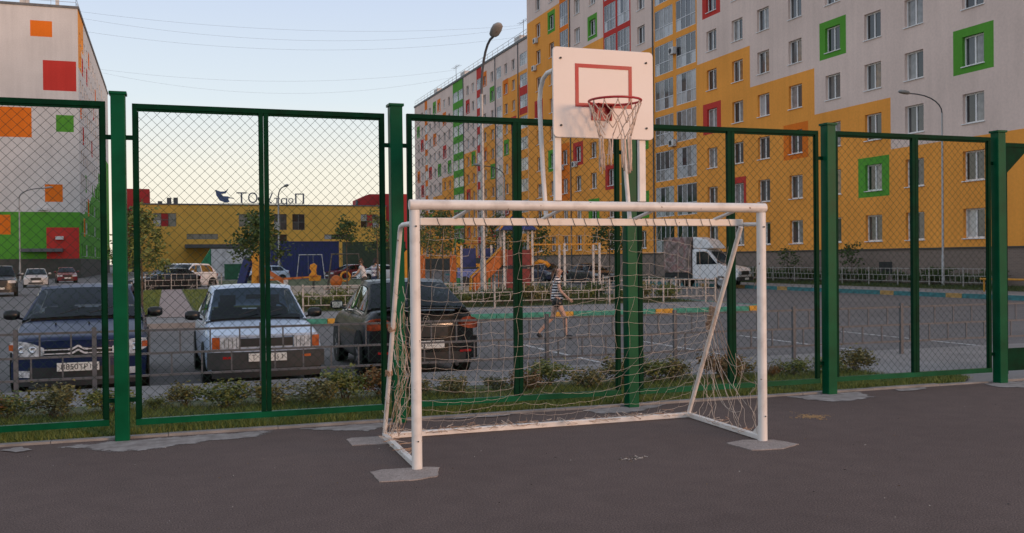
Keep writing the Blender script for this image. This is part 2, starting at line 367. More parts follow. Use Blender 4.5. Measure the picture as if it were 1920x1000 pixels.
def smear(P, z, seed, mat=SMEAR):
    P = rough_edge(P, seed, .01); cx = sum(p[0] for p in P) / len(P); cy = sum(p[1] for p in P) / len(P); n = len(P)
    O = [(cx + (x - cx) * 1.12, min(9.6, cy + (y - cy) * 1.25)) for x, y in P]; I = [(cx + (x - cx) * .8, cy + (y - cy) * .62) for x, y in P]
    b = MB(); b.add([(x, y, z) for x, y in O] + [(x, y, z) for x, y in I] + [(cx, cy, z)], [(k, (k + 1) % n, n + (k + 1) % n, n + k) for k in range(n)] + [(n + k, n + (k + 1) % n, 2 * n) for k in range(n)])
    o = tag(b.build('concrete_patch', mat), kind='structure')
    at = o.data.attributes.new('edge', 'FLOAT', 'POINT'); at.data.foreach_set('value', [0.0] * n + [1.0] * (n + 1))
for i, P in enumerate(patches): smear(P, .004 + .0006 * i, i)
for i, P in enumerate([[(1.44, 7.36), (1.53, 7.41), (1.87, 7.38), (1.96, 7.33), (1.87, 7.03), (1.69, 6.97), (1.43, 7.01)], [(4.52, 7.35), (4.72, 7.43), (4.98, 7.33), (5.06, 7.08), (4.82, 6.96), (4.54, 7.0)], [(1.5, 8.79), (1.56, 8.85), (1.84, 8.82), (1.80, 8.45), (1.50, 8.48)]]):
    sheet('concrete_pad', rough_edge(P, 40 + i, .0035, 6), .006, PADM, thick=.006)
sandb = MB()
rn = random.Random(3)
for k in range(420):
    a = rn.uniform(0, 6.28); q = rn.gauss(0, .5); x = 6.05 + .17 * q * math.cos(a) * 1.2; y = 8.25 + .2 * rn.gauss(0, .5) * math.sin(a); s = rn.uniform(.003, .009)
    sandb.add([(x - s, y, .003), (x, y - s, .003), (x + s, y, .003), (x, y, .003 + s * .8)], [(0, 1, 3), (1, 2, 3), (2, 0, 3)])
tag(sandb.build('spilled_sand', M('yellow_sand', (.34, .22, .11), .95, .2, 20)), kind='stuff', label='small scatter of yellowish sand on the dark court right of the goal', cat='sand')
lit = MB()
for k in range(320):
    x = rn.uniform(-2, 9.5); y = rn.uniform(3.6, 9.2); s = rn.uniform(.002, .011) if k > 60 else rn.uniform(.006, .015); a = rn.uniform(0, 3.14)
    lit.add([(x + s * math.cos(a), y + s * math.sin(a), .002), (x - s * .5 * math.sin(a), y + s * .5 * math.cos(a), .006), (x - s * math.cos(a), y - s * math.sin(a), .002), (x + s * .4 * math.sin(a), y - s * .4 * math.cos(a), .004)], [(0, 1, 2, 3)], k % 3)
for (cx, cy) in [(3.55, 7.1), (3.45, 7.05)]:
    for k in range(22):
        x = cx + rn.gauss(0, .05); y = cy + rn.gauss(0, .03); s = rn.uniform(.006, .02); a = rn.uniform(0, 3.14)
        lit.add([(x + s * math.cos(a), y + s * math.sin(a), .002), (x - s * .5 * math.sin(a), y + s * .5 * math.cos(a), .008), (x - s * math.cos(a), y - s * math.sin(a), .002), (x + s * .4 * math.sin(a), y - s * .4 * math.cos(a), .004)], [(0, 1, 2, 3)], 1)
tag(lit.build('litter', [M('dry_leaf', (.22, .15, .08), .9, .2, 20), M('paper_bits', (.45, .42, .38), .9, .1, 20), DARK]), kind='stuff', label='tiny dry leaves and paper bits scattered on the court', cat='litter')

def kerb_run(name, pts, lengths, mats, w=.16, h=.19):
    """painted kerb stones laid end to end along a polyline; each stone an object"""
    root = tag(obj(name, None), kind='structure'); cache = {}
    segs = []; k = 0; d = 0.0
    P = [Vector((*p, 0)) for p in pts]; acc = [0]
    for a, b in zip(P, P[1:]): acc.append(acc[-1] + (b - a).length)
    def at(s):
        for i in range(len(P) - 1):
            if s <= acc[i + 1] or i == len(P) - 2:
                t = (s - acc[i]) / max(1e-6, acc[i + 1] - acc[i]); return P[i].lerp(P[i + 1], t)
    while d < acc[-1] - .3:
        L = lengths[k % len(lengths)]; m = mats[k % len(mats)]
        a = at(d); b = at(min(d + L, acc[-1])); key = (round((b - a).length, 2), m.name)
        if key not in cache: cache[key] = MB().box(.008, key[0] - .008, -w / 2, w / 2, -h, 0).mesh('kerb_stone', m)
        obj('kerb_stone', cache[key], root, (a.x, a.y, .004 + random.uniform(-.004, .004)), math.atan2(b.y - a.y, b.x - a.x))
        d += L; k += 1
    return root
KG = M('kerb_green', (.045, .23, .17), .8, .35, 6, .3, 40); KY = M('kerb_yellow', (.50, .27, .035), .8, .3, 6, .3, 40)
KT = M('kerb_teal', (.045, .17, .18), .8, .35, 6, .3, 40); KO = M('kerb_ochre', (.42, .25, .08), .8, .3, 6, .3, 40)
arc = [(17.6 + 1.15 * math.sin(a), 28.72 - 1.15 * math.cos(a)) for a in [R(x) for x in range(0, 91, 18)]]
kerb_run('playground_kerb', [(.8, 27.57)] + arc + [(18.75, 92)], [.62, .93, .93, .92], [KY, KG, KG, KG])
kerb_run('driveway_kerb', [(31.1, 16), (31.1, 112)], [.9, 1.05, 1.05, 1.05], [KO, KT, KT, KT])
sheet('playground_pavement', [(-1.3, 27.65), (17.6, 27.65), (18.35, 27.95), (18.67, 28.7), (18.67, 92), (-1.3, 92)], -.004, WALK, thick=.19)
sheet('building_pavement', rect(31.2, 39.7, 12, 112), -.004, WALK, thick=.19)
sheet('lawn', rect(34.6, 39.55, 12, 110), .006, LAWN)
sheet('lawn', rect(-1.25, -.28, 31.2, 62), .006, LAWN); sheet('lawn', rect(.80, 3.4, 34, 62), .006, LAWN)
sheet('lawn', rect(3.4, 18.4, 31.6, 41), .006, LAWN); sheet('lawn', rect(3.4, 18.4, 66, 90), .006, LAWN)
sheet('sand', rect(3.4, 18.4, 41, 66), .006, SAND)
sheet('path', rect(-.28, .80, 30.4, 62), .010, PAVER)
WLINE = M('road_paint', (.42, .42, .42), .85, .35, 7)
for k, x in enumerate([6.98, 9.58, 12.24, 15.0]):
    lb = MB()
    y = 14.6
    while y < 19.2:
        L = random.uniform(.5, 1.3); lb.box(x - .045, x + .045, y, min(19.3, y + L), 0, .003); y += L + random.uniform(.02, .12)
    tag(lb.build('bay_line', WLINE, None, (0, 0, YARD + .002)), kind='structure')

# ------------------------------------------------------------------ green court fence
PX0, PSP, FY, PH = -.392, 2.547, 9.545, 3.12
pm = MB().box(-.062, .062, -.062, .062, 0, PH).mesh('shaft', GRN)
capm = MB().box(-.075, .075, -.075, .075, PH - .004, PH + .022).mesh('post_cap', GRN)
brk = MB().box(-.125, .125, .02, .055, -.02, .02).mesh('bracket', GRND)
plab = ['green square fence post at the far left edge of the court', 'tall green fence post standing in front of the blue car', 'green fence post partly behind the white goal, by its left upright', 'green fence post behind the basketball backboard and goal net',
        'green fence post just right of the goal, before the yellow building', 'green fence post near the right edge beside the gate opening']
def fpost(x, lab):
    t = thing('fence_post', lab, 'fence post', (x, FY, 0), random.uniform(-.015, .015), 'square posts of the green court fence')
    t.rotation_euler = (random.uniform(-.004, .004), random.uniform(-.004, .004), random.uniform(-.02, .02))
    obj('shaft', pm, t, bevel=.008); obj('post_cap', capm, t, bevel=.003)
    for z in (2.74, .36): obj('bracket', brk, t, (0, 0, z))
    return t
for i in range(6): fpost(PX0 + PSP * (i - 1), plab[i])

def chainlink(w, h, d=.092, r=.0016, y=0):
    b = MB(); n = int((w + h) / d) + 2
    for s in (1, -1):
        for k in range(-1, n + 1):
            c = k * d * 1.0 + .02
            # line x + z = c (s=1) or (w - x) + z = c
            pts = []
            for x, z in ((c, 0), (c - h, h), (0, c), (w, c - w)):
                if -1e-6 <= x <= w + 1e-6 and -1e-6 <= z <= h + 1e-6: pts.append((x, z))
            if len(pts) < 2: continue
            pts.sort(); a, e = pts[0], pts[-1]
            if abs(a[0] - e[0]) < .01: continue
            f = (lambda p: p[0]) if s == 1 else (lambda p: w - p[0])
            m = 5
            P = []
            for q in range(m):
                t = q / (m - 1); X = a[0] + (e[0] - a[0]) * t; Z = a[1] + (e[1] - a[1]) * t
                P.append((f((X, Z)), y + s * .0016 + .004 * math.sin(7 * X + 3 * Z) * math.sin(math.pi * X / w) * math.sin(math.pi * Z / h), Z))
            b.tube(P, r, 4, 0, cap=False)
    return b
Z0, Z1 = .13, 3.055
wp = PSP - .124 - .10; hw = wp / 2
cl = chainlink(hw - .06, Z1 - Z0 - .09).mesh('chain_link_mesh', WIRE)
def hbar(x0, x1, z0, z1, y0=-.024, y1=.024): return MB().box(x0, x1, y0, y1, z0, z1)
fr = {}
fr['top_rail'] = MB().box(0, wp, -.024, .024, Z1 - .045, Z1).box(.03, wp - .03, -.006, .014, Z1 - .066, Z1 - .0455).mesh('top_rail', GRND)
fr['bottom_rail'] = MB().box(0, wp, -.03, .026, Z0, Z0 + .055).mesh('bottom_rail', GRN)
fr['stile'] = MB().box(0, .042, -.024, .024, Z0 + .056, Z1 - .046).box(.0425, .054, -.006, .012, Z0 + .06, Z1 - .07).mesh('stile', GRND)
fr['mullion'] = MB().box(-.045, -.003, -.024, .024, Z0 + .056, Z1 - .046).box(.003, .045, -.023, .023, Z0 + .056, Z1 - .046).mesh('mullion', GRND)
fr['mesh_clip'] = MB().box(-.012, .012, -.0035, .004, 0, .02).mesh('mesh_clip', GRND)
plabs = ['green chain link fence panel at the left edge in front of the blue car', 'green chain link fence panel before the silver hatchback, left of the goal', 'green chain link fence panel directly behind the goal net',
         'green chain link fence panel behind the right half of the goal', 'green chain link fence panel at the right, between the last two posts']
for i in range(5):
    x = PX0 + PSP * (i - 1) + .062 + .05
    t = thing('mesh_fence', plabs[i], 'fence panel', (x, FY + .045, random.uniform(-.006, .006)), 0, 'framed chain link panels of the court fence')
    t.rotation_euler = (0, random.uniform(-.0015, .0015), 0)
    obj('top_rail', fr['top_rail'], t); obj('bottom_rail', fr['bottom_rail'], t)
    obj('stile', fr['stile'], t); s2 = obj('stile', fr['stile'], t, (wp, 0, 0), R(180)); obj('mullion', fr['mullion'], t, (hw, 0, 0))
    for q in (0, 1):
        c = obj('chain_link_mesh', cl, t, (q * hw + .03, .003, Z0 + .05)); tag(c, kind='stuff')
        if (i + q) % 2: c.scale.x = -1; c.location.x += hw - .06
# gate frame in the opening at the right edge
gx = PX0 + PSP * 4 + .11
g = thing('gate_frame', 'green gate frame with corner plate and kick plate at the right edge', 'gate', (gx, FY + .05, 0))
MB().box(0, .045, -.024, .024, .1, 3.0).build('stile', GRND, g)
MB().box(.046, 2.3, -.024, .024, 2.95, 3.0).build('top_rail', GRND, g)
MB().box(.046, 2.3, -.02, .02, .14, .42).build('kick_plate', GRND, g, bevel=.004)
MB().prismy([(.046, 2.949), (.42, 2.949), (.046, 2.62)], -.015, .015).build('corner_plate', GRND, g)
MB().box(2.301, 2.346, -.024, .024, .1, 3.0).build('stile', GRND, g)

# ------------------------------------------------------------------ football goal with basketball board
GX0, GX1, GY = 1.792, 4.874, 7.339
gl = thing('goal', 'white football goal with torn net and a basketball backboard on top', 'goal', (GX0, GY, 0))
GW = GX1 - GX0
for s, x in ((1, 0), (-1, GW)):
    p = MB().tube([(x, 0, .004), (x, 0, 1.985)], .040, 18).build('upright', WHITE, gl, autosmooth=40)
    MB().tube([(x, -.045, 1.86), (x, -.05, 1.86)], .007, 8).build('bolt', DARK, p); MB().tube([(x, -.045, .22), (x, -.05, .22)], .006, 8).build('bolt', DARK, p)
    MB().add([(x - .003, .035, .05), (x - .003, .16, .05), (x - .003, .04, .15), (x + .003, .035, .05), (x + .003, .16, .05), (x + .003, .04, .15)], [(0, 1, 2), (5, 4, 3), (0, 3, 4, 1), (1, 4, 5, 2), (2, 5, 3, 0)]).build('gusset', WHITE, p)
MB().tube([(-.040, 0, 2.026), (GW + .040, 0, 2.026)], .040, 18).build('crossbar', WHITE, gl, autosmooth=40)
RB = .21
MB().box(.09, GW - .06, RB - .025, RB + .025, 1.875, 1.935).build('rear_top_bar', WHITE, gl, bevel=.006)
for x in (.37, 1.13, 1.96, 2.74):
    MB().tube([(x + .08, .02, 1.995), (x, RB, 1.93)], .015, 8).build('stub_brace', WHITE, gl, autosmooth=40)
stl = MB().tube([(0.0, .03, 1.885), (-.0, .40, 1.885), (-.0, .47, 1.872), (.0, .505, 1.83), (.0, .52, 1.78), (.04, 1.37, .05)], .02, 10).build('back_stay', WHITE, gl, autosmooth=50)
MB().tube([(GW, .03, 1.885), (GW - .05, RB + .02, 1.89)], .018, 10).build('stay_link', WHITE, gl, autosmooth=50)
MB().tube([(GW - .05, RB + .03, 1.87), (GW + .05, 1.37, .05)], .021, 10).build('back_stay', WHITE, gl, autosmooth=50)
MB().box(.02, GW + .07, 1.345, 1.395, .002, .05).build('rear_ground_bar', WHITE, gl, bevel=.006)
MB().bar((0, .04, .026), (.04, 1.345, .026), .045).build('side_ground_bar', WHITE, gl, bevel=.006)
MB().bar((GW, .04, .026), (GW + .05, 1.345, .026), .045).build('side_ground_bar', WHITE, gl, bevel=.006)
# backboard and hoop
BX0, BX1, BZ0, BZ1 = 2.925 - GX0, 3.815 - GX0, 2.575, 3.298
for x in (2.972 - GX0, 3.725 - GX0):
    MB().box(x - .03, x + .03, -.02, .02, 2.068, 3.2).build('board_leg', WHITE, gl, bevel=.005)
for x in (2.955 - GX0, 3.715 - GX0):
    MB().tube([(x, RB, 1.935), (x, .27, 2.3), (x, .33, 2.8), (x, .335, 2.92), (x, .31, 3.02), (x, .25, 3.09), (x, .16, 3.12), (x, .02, 3.12)], .019, 10).build('curved_brace', WHITE, gl, autosmooth=60)
def rrect(x0, x1, z0, z1, r, n=5):
    P = []
    for cx, cz, a0 in ((x1 - r, z1 - r, 0), (x0 + r, z1 - r, 90), (x0 + r, z0 + r, 180), (x1 - r, z0 + r, 270)):
        for k in range(n + 1):
            a = R(a0 + 90 * k / n); P.append((cx + r * math.cos(a), cz + r * math.sin(a)))
    return P
bd = MB().prismy(rrect(BX0, BX1, BZ0, BZ1, .035), -.045, -.022).build('backboard', BOARD, gl, bevel=.004)
q = MB(); a0, a1, c0, c1, wd = 3.115 - GX0, 3.62 - GX0, 2.825, 3.172, .031
q.box(a0, a1, -.0475, -.0456, c1 - wd, c1).box(a0, a1, -.0475, -.0456, c0, c0 + wd).box(a0, a0 + wd, -.0475, -.0456, c0 + wd, c1 - wd).box(a1 - wd, a1, -.0475, -.0456, c0 + wd, c1 - wd)
q.build('target_rectangle', M('target_red', (.42, .010, .015), .45, .12, 6), bd)
for x in (BX0 + .065, BX1 - .065):
    for z in (BZ0 + .095, BZ1 - .09): MB().tube([(x, -.055, z), (x, -.0455, z)], .009, 8).build('bolt', DARK, bd)
HX, HY, HZ, HR = 3.345 - GX0, -.30, 2.84, .205
hp = MB().tube([(HX + HR * math.cos(a), HY + HR * math.sin(a), HZ) for a in [2 * math.pi * k / 40 for k in range(40)]], .0095, 8, closed=True).build('hoop_ring', RED, gl, smooth=True)
hb = MB()
hb.box(HX - .09, HX + .09, -.056, -.0455, HZ - .12, HZ + .01)
hb.prismy([(HX - .075, HZ + .006), (HX + .075, HZ + .006), (HX + .045, HZ - .002), (HX - .045, HZ - .002)], -.15, -.056)
for s in (-1, 1):
    hb.add([(HX + s * .075, -.056, HZ), (HX + s * .075, -.056, HZ - .12), (HX + s * .06, -.13, HZ - .005), (HX + s * .079, -.056, HZ), (HX + s * .079, -.056, HZ - .12), (HX + s * .064, -.13, HZ - .005)], [(0, 1, 2), (3, 5, 4), (0, 2, 5, 3), (1, 4, 5, 2)])
hb.build('hoop_bracket', RED, hp)
for k in range(12):
    a = 2 * math.pi * k / 12 + .2
    MB().tube([(HX + (HR) * math.cos(a), HY + HR * math.sin(a), HZ - .008), (HX + (HR - .004) * math.cos(a), HY + (HR - .004) * math.sin(a), HZ - .026)], .004, 6).build('net_hook', RED, hp)
rn = random.Random(11)
hn = MB()
def hpt(a, lev):
    rr = [HR, .175, .15, .125, .11][lev] ; z = HZ - [.02, .10, .19, .28, .34][lev]
    return (HX + rr * math.cos(a), HY + rr * math.sin(a), z)
def sag(p, q, n=5, s=.008):
    p = Vector(p); q = Vector(q); return [p.lerp(q, t / (n - 1)) + Vector((rn.uniform(-.003, .003), rn.uniform(-.003, .003), -s * math.sin(math.pi * t / (n - 1)))) for t in range(n)]
N = 12
for lev in range(3):
    for k in range(N):
        o = .5 * (lev % 2)
        a = 2 * math.pi * (k + o) / N + .2
        if lev == 2 and k in (2, 3, 7, 9): continue
        for d in (-.5, .5):
            b2 = 2 * math.pi * (k + o + d) / N + .2
            hn.tube(sag(hpt(a, lev), hpt(b2, lev + 1)), .0042, 5)
        hn.lathe([(0, -.012), (.009, 0), (0, .012)], 6, 0, 'z', hpt(a, lev))
for k in range(N):
    a = 2 * math.pi * (k + .5) / N + .2; p = Vector(hpt(a, 3)); L = rn.uniform(.18, .34)
    if k in (1, 6): continue
    for d in range(2):
        e = p + Vector((rn.uniform(-.02, .02), rn.uniform(-.02, .02), -L * rn.uniform(.8, 1)))
        hn.tube(sag(p, e, 6, 0), rn.choice([.0045, .006, .0075]), 5)
tag(hn.build('hoop_net', M('hoop_cord', (.66, .50, .40), .95, .2, 30), hp, smooth=True), kind='stuff')

# the goal net: an old, torn cord net on the back, bunched at the sides
rn = random.Random(5)
nb = MB()
TOPY, TOPZ, BOTY, BOTZ = RB + .02, 1.89, 1.36, .05
TIE = Vector((GW - .015, .80, 1.02))
def bp(u, v):       # u across 0..1, v down 0..1
    x = .10 + u * (GW - .10); t = v
    y = TOPY + (BOTY - TOPY) * t - .10 * math.sin(math.pi * t) + .10 * math.sin(3.1 * u + 4 * v) * math.sin(math.pi * v)
    z = TOPZ + (BOTZ - TOPZ) * t
    z += -.045 * math.sin(math.pi * min(1, t * 1.1)) * (1 + math.sin(5 * u + 1.3)) + .02 * math.sin(17 * u + 9 * v)
    x += .035 * math.sin(9 * v + 3 * u) * math.sin(math.pi * v) + .02 * math.sin(21 * v + 11 * u)
    p = Vector((x, y, max(.03, z)))
    w = max(0, (u - .62) / .38) ** 1.6 * math.exp(-((v - .42) / .38) ** 2) * .92     # pulled to the tie on the right stay
    p = p.lerp(TIE + Vector((0, 0, (.45 - v) * .16)), w)
    w2 = max(0, (.16 - u) / .16) ** 1.2 * math.exp(-((v - .6) / .5) ** 2) * .5
    return p.lerp(Vector((.04, .95, 1.0 + (.5 - v) * 1.5)), w2)
NU, NV = 27, 17
jit = {}
def J(i, j):
    if (i, j) not in jit:
        u = i / NU; v = j / NV
        p = bp(u, v)
        if 0 < j < NV: p += Vector((rn.uniform(-.011, .011), rn.uniform(-.016, .016), rn.uniform(-.011, .011)))
        jit[(i, j)] = p
    return jit[(i, j)]
def torn(i, j):
    u = i / NU; v = j / NV
    if v < .26 and .12 < u < .9 and j > 1 : return rn.random() < .30
    if (u - .80) ** 2 + (v - .22) ** 2 < .016: return rn.random() < .75
    if (u - .55) ** 2 * 1.5 + (v - .80) ** 2 < .008: return rn.random() < .6
    return rn.random() < .045
for i in range(NU + 1):
    for j in range(NV):
        if torn(i, j): continue
        nb.tube(sag(J(i, j), J(i, j + 1), 3, .0), .0012, 4, 0, cap=False)
for j in range(1, NV + 1):
    for i in range(NU):
        if torn(i, j): continue
        nb.tube(sag(J(i, j), J(i + 1, j), 4, .007), .0012, 4, 0, cap=False)
for i in range(NU):                                            # lashing round the top bar
    x = .10 + (i + rn.uniform(-.25, .25)) / NU * (GW - .18)
    if rn.random() < .25: continue
    nb.tube([(x, RB - .029, 1.94), (x + .012, RB - .03, 1.90), (x + .028, RB - .029, 1.868), (x + .03, RB + .03, 1.87), (x + .01, RB + .03, 1.94)],   .0022, 4, 1, cap=False)
tag(nb.build('goal_net', [NETM, M('dark_cord', (.08, .07, .06), .95, .2, 30)], gl), kind='stuff')
sb = MB()
# left side: net gathered into a rope-like bunch beside the stay
for k in range(13):
    o = Vector((rn.gauss(.02, .016), rn.gauss(0, .06), 0)); P = []
    top = 1.55 - rn.uniform(0, .9); 
    for t in range(15):
        f = t / 14; z = top + (.06 - top) * f; yb = .52 + (1.78 - z) * .49
        c = Vector((.05 + .03 * math.sin(6 * f + k), yb - .20 - .10 * math.sin(math.pi * f) + .05 * math.sin(9 * f + 2 * k), z))
        P.append(c + o * (1 + 1.2 * math.sin(math.pi * f)) + Vector((rn.gauss(0, .01), rn.gauss(0, .018), rn.gauss(0, .012))))
    sb.tube(P, rn.uniform(.002, .003), 4, k % 2, cap=False)
for k in range(28):                                           # cross cords
    z = rn.uniform(.1, 1.4); yb = .52 + (1.78 - z) * .49
    a = Vector((rn.gauss(.03, .03), yb - rn.uniform(.0, .1), z)); e = a + Vector((rn.gauss(0, .03), -rn.uniform(.12, .34), rn.uniform(-.15, .1)))
    sb.tube(sag(a, e, 5, .03), .002, 4, k % 2, cap=False)
def knot(c, r, n):
    for k in range(n):
        P = []; ax = rn.uniform(0, 6.28); ti = rn.uniform(-.8, .8)
        for t in range(9):
            a = ax + t * .75; P.append(Vector(c) + Vector((r * math.cos(a) * rn.uniform(.7, 1.1), r * math.sin(a) * rn.uniform(.7, 1.1), r * ti * math.sin(a + 1) + rn.uniform(-r, r) * .9)))
        sb.tube(P, rn.uniform(.003, .005), 4, 1, cap=False)
knot((.015, .905, 1.03), .034, 16); knot((.02, 1.08, .62), .03, 10)
knot((GW - .018, .785, 1.10), .035, 14); knot((GW - .01, .83, 1.02), .036, 18); knot((GW - .005, .865, .95), .034, 14)
# right side: a few torn strands between stay and upright
for k in range(13):
    z = rn.uniform(.75, 1.15); a = Vector((GW - .02, .80 + (1.02 - z) * .62, z)); e = Vector((GW - .0, rn.uniform(.05, .95), rn.uniform(.05, 1.0)))
    sb.tube(sag(a, e, 9, rn.uniform(.05, .25)), .0019, 4, k % 2, cap=False)
for k in range(14):
    y = rn.uniform(.08, 1.2); z = rn.uniform(.35, .8)
    P = [(GW + rn.gauss(0, .015), y + .05 * math.sin(t + k), z + (.05 - z) * t / 7) for t in range(8)]
    sb.tube(P, .0018, 4, 0, cap=False)
for k in range(8):
    z = rn.uniform(.2, 1.7); sb.tube(sag((GW + .01, .045, z), (GW, .06 + rn.uniform(0, .12), z - rn.uniform(.1, .35)), 6, .05), .002, 4, k % 2, cap=False)
# loose tangles lying along the ground bars
for k in range(120):
    if k < 95: c = Vector((rn.uniform(.05, GW), 1.37 + rn.gauss(0, .05), .03))
    else: c = Vector((rn.choice([.03, GW + .02]) + rn.gauss(0, .03), rn.uniform(.15, 1.3), .03))
    P = [c + Vector((rn.gauss(0, .05), rn.gauss(0, .04), abs(rn.gauss(0, .022)))) for t in range(5)]
    sb.tube(P, .002, 4, k % 2, cap=False)
tag(sb.build('loose_net_cord', [NETM, NETO], gl), kind='stuff')

# ------------------------------------------------------------------ grey metal railing in front of the parked cars
RY = 13.1
def rail_section(x0, x1, y, z, mat, lab, grp, h=.80, first=True, dx=(1, 0), bars=True, cat='railing', pr=.02, n=5):
    L = math.hypot(x1[0] - x0[0], x1[1] - x0[1]); a = math.atan2(x1[1] - x0[1], x1[0] - x0[0])
    t = thing('low_railing', lab, cat, (x0[0], x0[1], z), a, grp)
    MB().box(-.025, .025, -.025, .025, 0, h + .03).build('post', mat, t)
    for zz in (h - .03, h * .60, h * .26):
        MB().box(.026, L - .026, -pr * .6, pr * .6, zz - pr * .7, zz + pr * .7).build('rail', mat, t)
    bm1 = MB().box(-.009, .009, -.009, .009, h * .60 + pr * .7, h - .03 - pr * .7).mesh('bar', mat); bm2 = MB().box(-.009, .009, -.009, .009, h * .26 + pr * .7, h * .6 - pr * .7).mesh('bar', mat)
    for k in range(n):
        obj('bar', bm1, t, (L * (k + .75) / (n + .5), 0, 0)); obj('bar', bm2, t, (L * (k + .30) / (n + .5) + .06, 0, 0))
    if not first: MB().box(L - .025, L + .025, -.025, .025, 0, h + .03).build('post', mat, t)
    return t
rx = [-5.0, -2.9, -1.72, -.85, 1.15, 3.15, 5.12, 7.18, 9.28, 11.36, 13.5, 15.6]
rl = ['outside the left edge', 'at the left edge before the blue car', 'before the blue car\'s headlight', 'between the blue car and the silver hatchback', 'before the silver hatchback', 'before the dark car', 'behind the goal net centre', 'behind the right goal stay', 'right of the goal upright', 'between the last two fence posts', 'at the right edge by the gate']
for i in range(len(rx) - 1):
    rail_section((rx[i], RY), (rx[i + 1], RY), RY, -.012, GREYM, 'low grey metal railing section ' + rl[i], 'grey railing along the car park', .80, i < len(rx) - 2, n=5 if rx[i + 1] - rx[i] > 1.5 else 2)
# ------------------------------------------------------------------ buildings
WG = wallmat('wall_grey_warm_lit', (.76, .60, .53)); WY = wallmat('wall_yellow', (.88, .36, .066))  # the grey has the warm light on these blocks tinted in
WGR = wallmat('wall_green', (.10, .33, .04)); WR = wallmat('wall_red', (.55, .05, .04)); WO = wallmat('wall_orange', (.78, .19, .02))
WGC = wallmat('wall_grey_cool_lit', (.66, .64, .62))  # cool copy of the wall grey, tinted for the cooler light here
PLB = brickmat('plinth_brick', (.22, .16, .13), (.18, .13, .108), (.25, .20, .17), .25, .075)
PLD = M('plinth_dark', (.075, .07, .06), .9, .2, 2)
ROOF = M('roof_grey', (.16, .16, .16), .9, .2, 2)
PVC = M('window_frame', (.80, .79, .78), .45, .05, 6)
PVCL = M('loggia_frame', (.62, .63, .66), .45, .05, 6)
GD = M('glass_dark', (.018, .02, .023), .05, 0, spec=.9); GC = M('glass_curtain', (.24, .235, .23), .10, .25, 3, spec=.8); GM = M('glass_mid', (.055, .058, .062), .06, .3, 2, spec=.9)
GW_ = M('glass_warm', (.20, .12, .06), .08, .4, 3, spec=.9); GL = M('glass_blind', (.42, .43, .44), .12, .1, 3, spec=.8)
ACM = M('unit_white', (.62, .61, .60), .5, .1, 5)
WALLM = [WG, WY, WGR, WR, WO, PLB, WGC, PLD]
gI, yI, gnI, rI, oI, pI = range(6)

def window_meshes(w, h, sash=2, name='window'):
    f = MB(); t = .075
    f.box(-w / 2, w / 2, .18, .25, h / 2 - t, h / 2).box(-w / 2, w / 2, .18, .25, -h / 2, -h / 2 + t)
    f.box(-w / 2, -w / 2 + t, .18, .25, -h / 2 + t, h / 2 - t).box(w / 2 - t, w / 2, .18, .25, -h / 2 + t, h / 2 - t)
    for k in range(1, sash):
        x = -w / 2 + w * k / sash; f.box(x - .045, x + .045, .178, .248, -h / 2 + t, h / 2 - t)
    fm = f.mesh(name, PVC); panes = []
    for combo in ((GD, GC), (GC, GC), (GD, GD), (GM, GD), (GL, GM), (GM, GW_), (GC, GD), (GM, GM), (GM, GC), (GD, GM)):
        p = MB()
        for k in range(sash):
            x0 = -w / 2 + w * k / sash + .04; x1 = -w / 2 + w * (k + 1) / sash - .04
            tl = random.uniform(-.006, .006)
            p.add([(x0, .225 + tl, -h / 2 + .05), (x1, .225 - tl, -h / 2 + .05), (x1, .225 - tl, h / 2 - .05), (x0, .225 + tl, h / 2 - .05)], [(0, 1, 2, 3)], k % 2)
        panes.append(p.mesh('pane', list(combo)))
    sm = MB().box(-w / 2 - .06, w / 2 + .06, -.07, .18, -h / 2 - .05, -h / 2 - .002).mesh('sill', PVC)
    return fm, panes, sm
def loggia_meshes(w, h, n=4):
    f = MB(); t = .06; y0, y1 = .03, .09
    f.box(-w / 2, w / 2, y0, y1, h / 2 - t, h / 2).box(-w / 2, w / 2, y0, y1, -h / 2, -h / 2 + t).box(-w / 2, w / 2, y0 - .004, y1, -h / 2 + .95, -h / 2 + .95 + t)
    for k in range(n + 1):
        x = -w / 2 + t / 2 + (w - t) * k / n; f.box(x - t / 2, x + t / 2, y0 + .002, y1 - .002, -h / 2 + t, h / 2 - t)
    fm = f.mesh('balcony', PVCL); panes = []
    for s in range(6):
        rr = random.Random(s + 50); p = MB()
        for k in range(n):
            x0 = -w / 2 + (w - t) * k / n + .05; x1 = -w / 2 + (w - t) * (k + 1) / n + .02; tl = rr.uniform(-.008, .008)
            p.add([(x0, .06 + tl, -h / 2 + 1.0), (x1, .06 - tl, -h / 2 + 1.0), (x1, .06 - tl, h / 2 - .05), (x0, .06 + tl, h / 2 - .05)], [(0, 1, 2, 3)], rr.choice([0, 0, 1, 2, 3]))
            p.add([(x0, .06, -h / 2 + .05), (x1, .06, -h / 2 + .05), (x1, .06, -h / 2 + .96), (x0, .06, -h / 2 + .96)], [(0, 1, 2, 3)], rr.choice([1, 3, 3, 2]))
        panes.append(p.mesh('pane', [GD, GM, GC, GL]))
    return fm, panes
WIN = {}
def getwin(w, h, sash=2):
    k = (round(w, 2), round(h, 2), sash)
    if k not in WIN: WIN[k] = window_meshes(w, h, sash)
    return WIN[k]
LOG = {}
def getlog(w, h, n=4):
    k = (round(w, 2), round(h, 2), n)
    if k not in LOG: LOG[k] = loggia_meshes(w, h, n)
    return LOG[k]

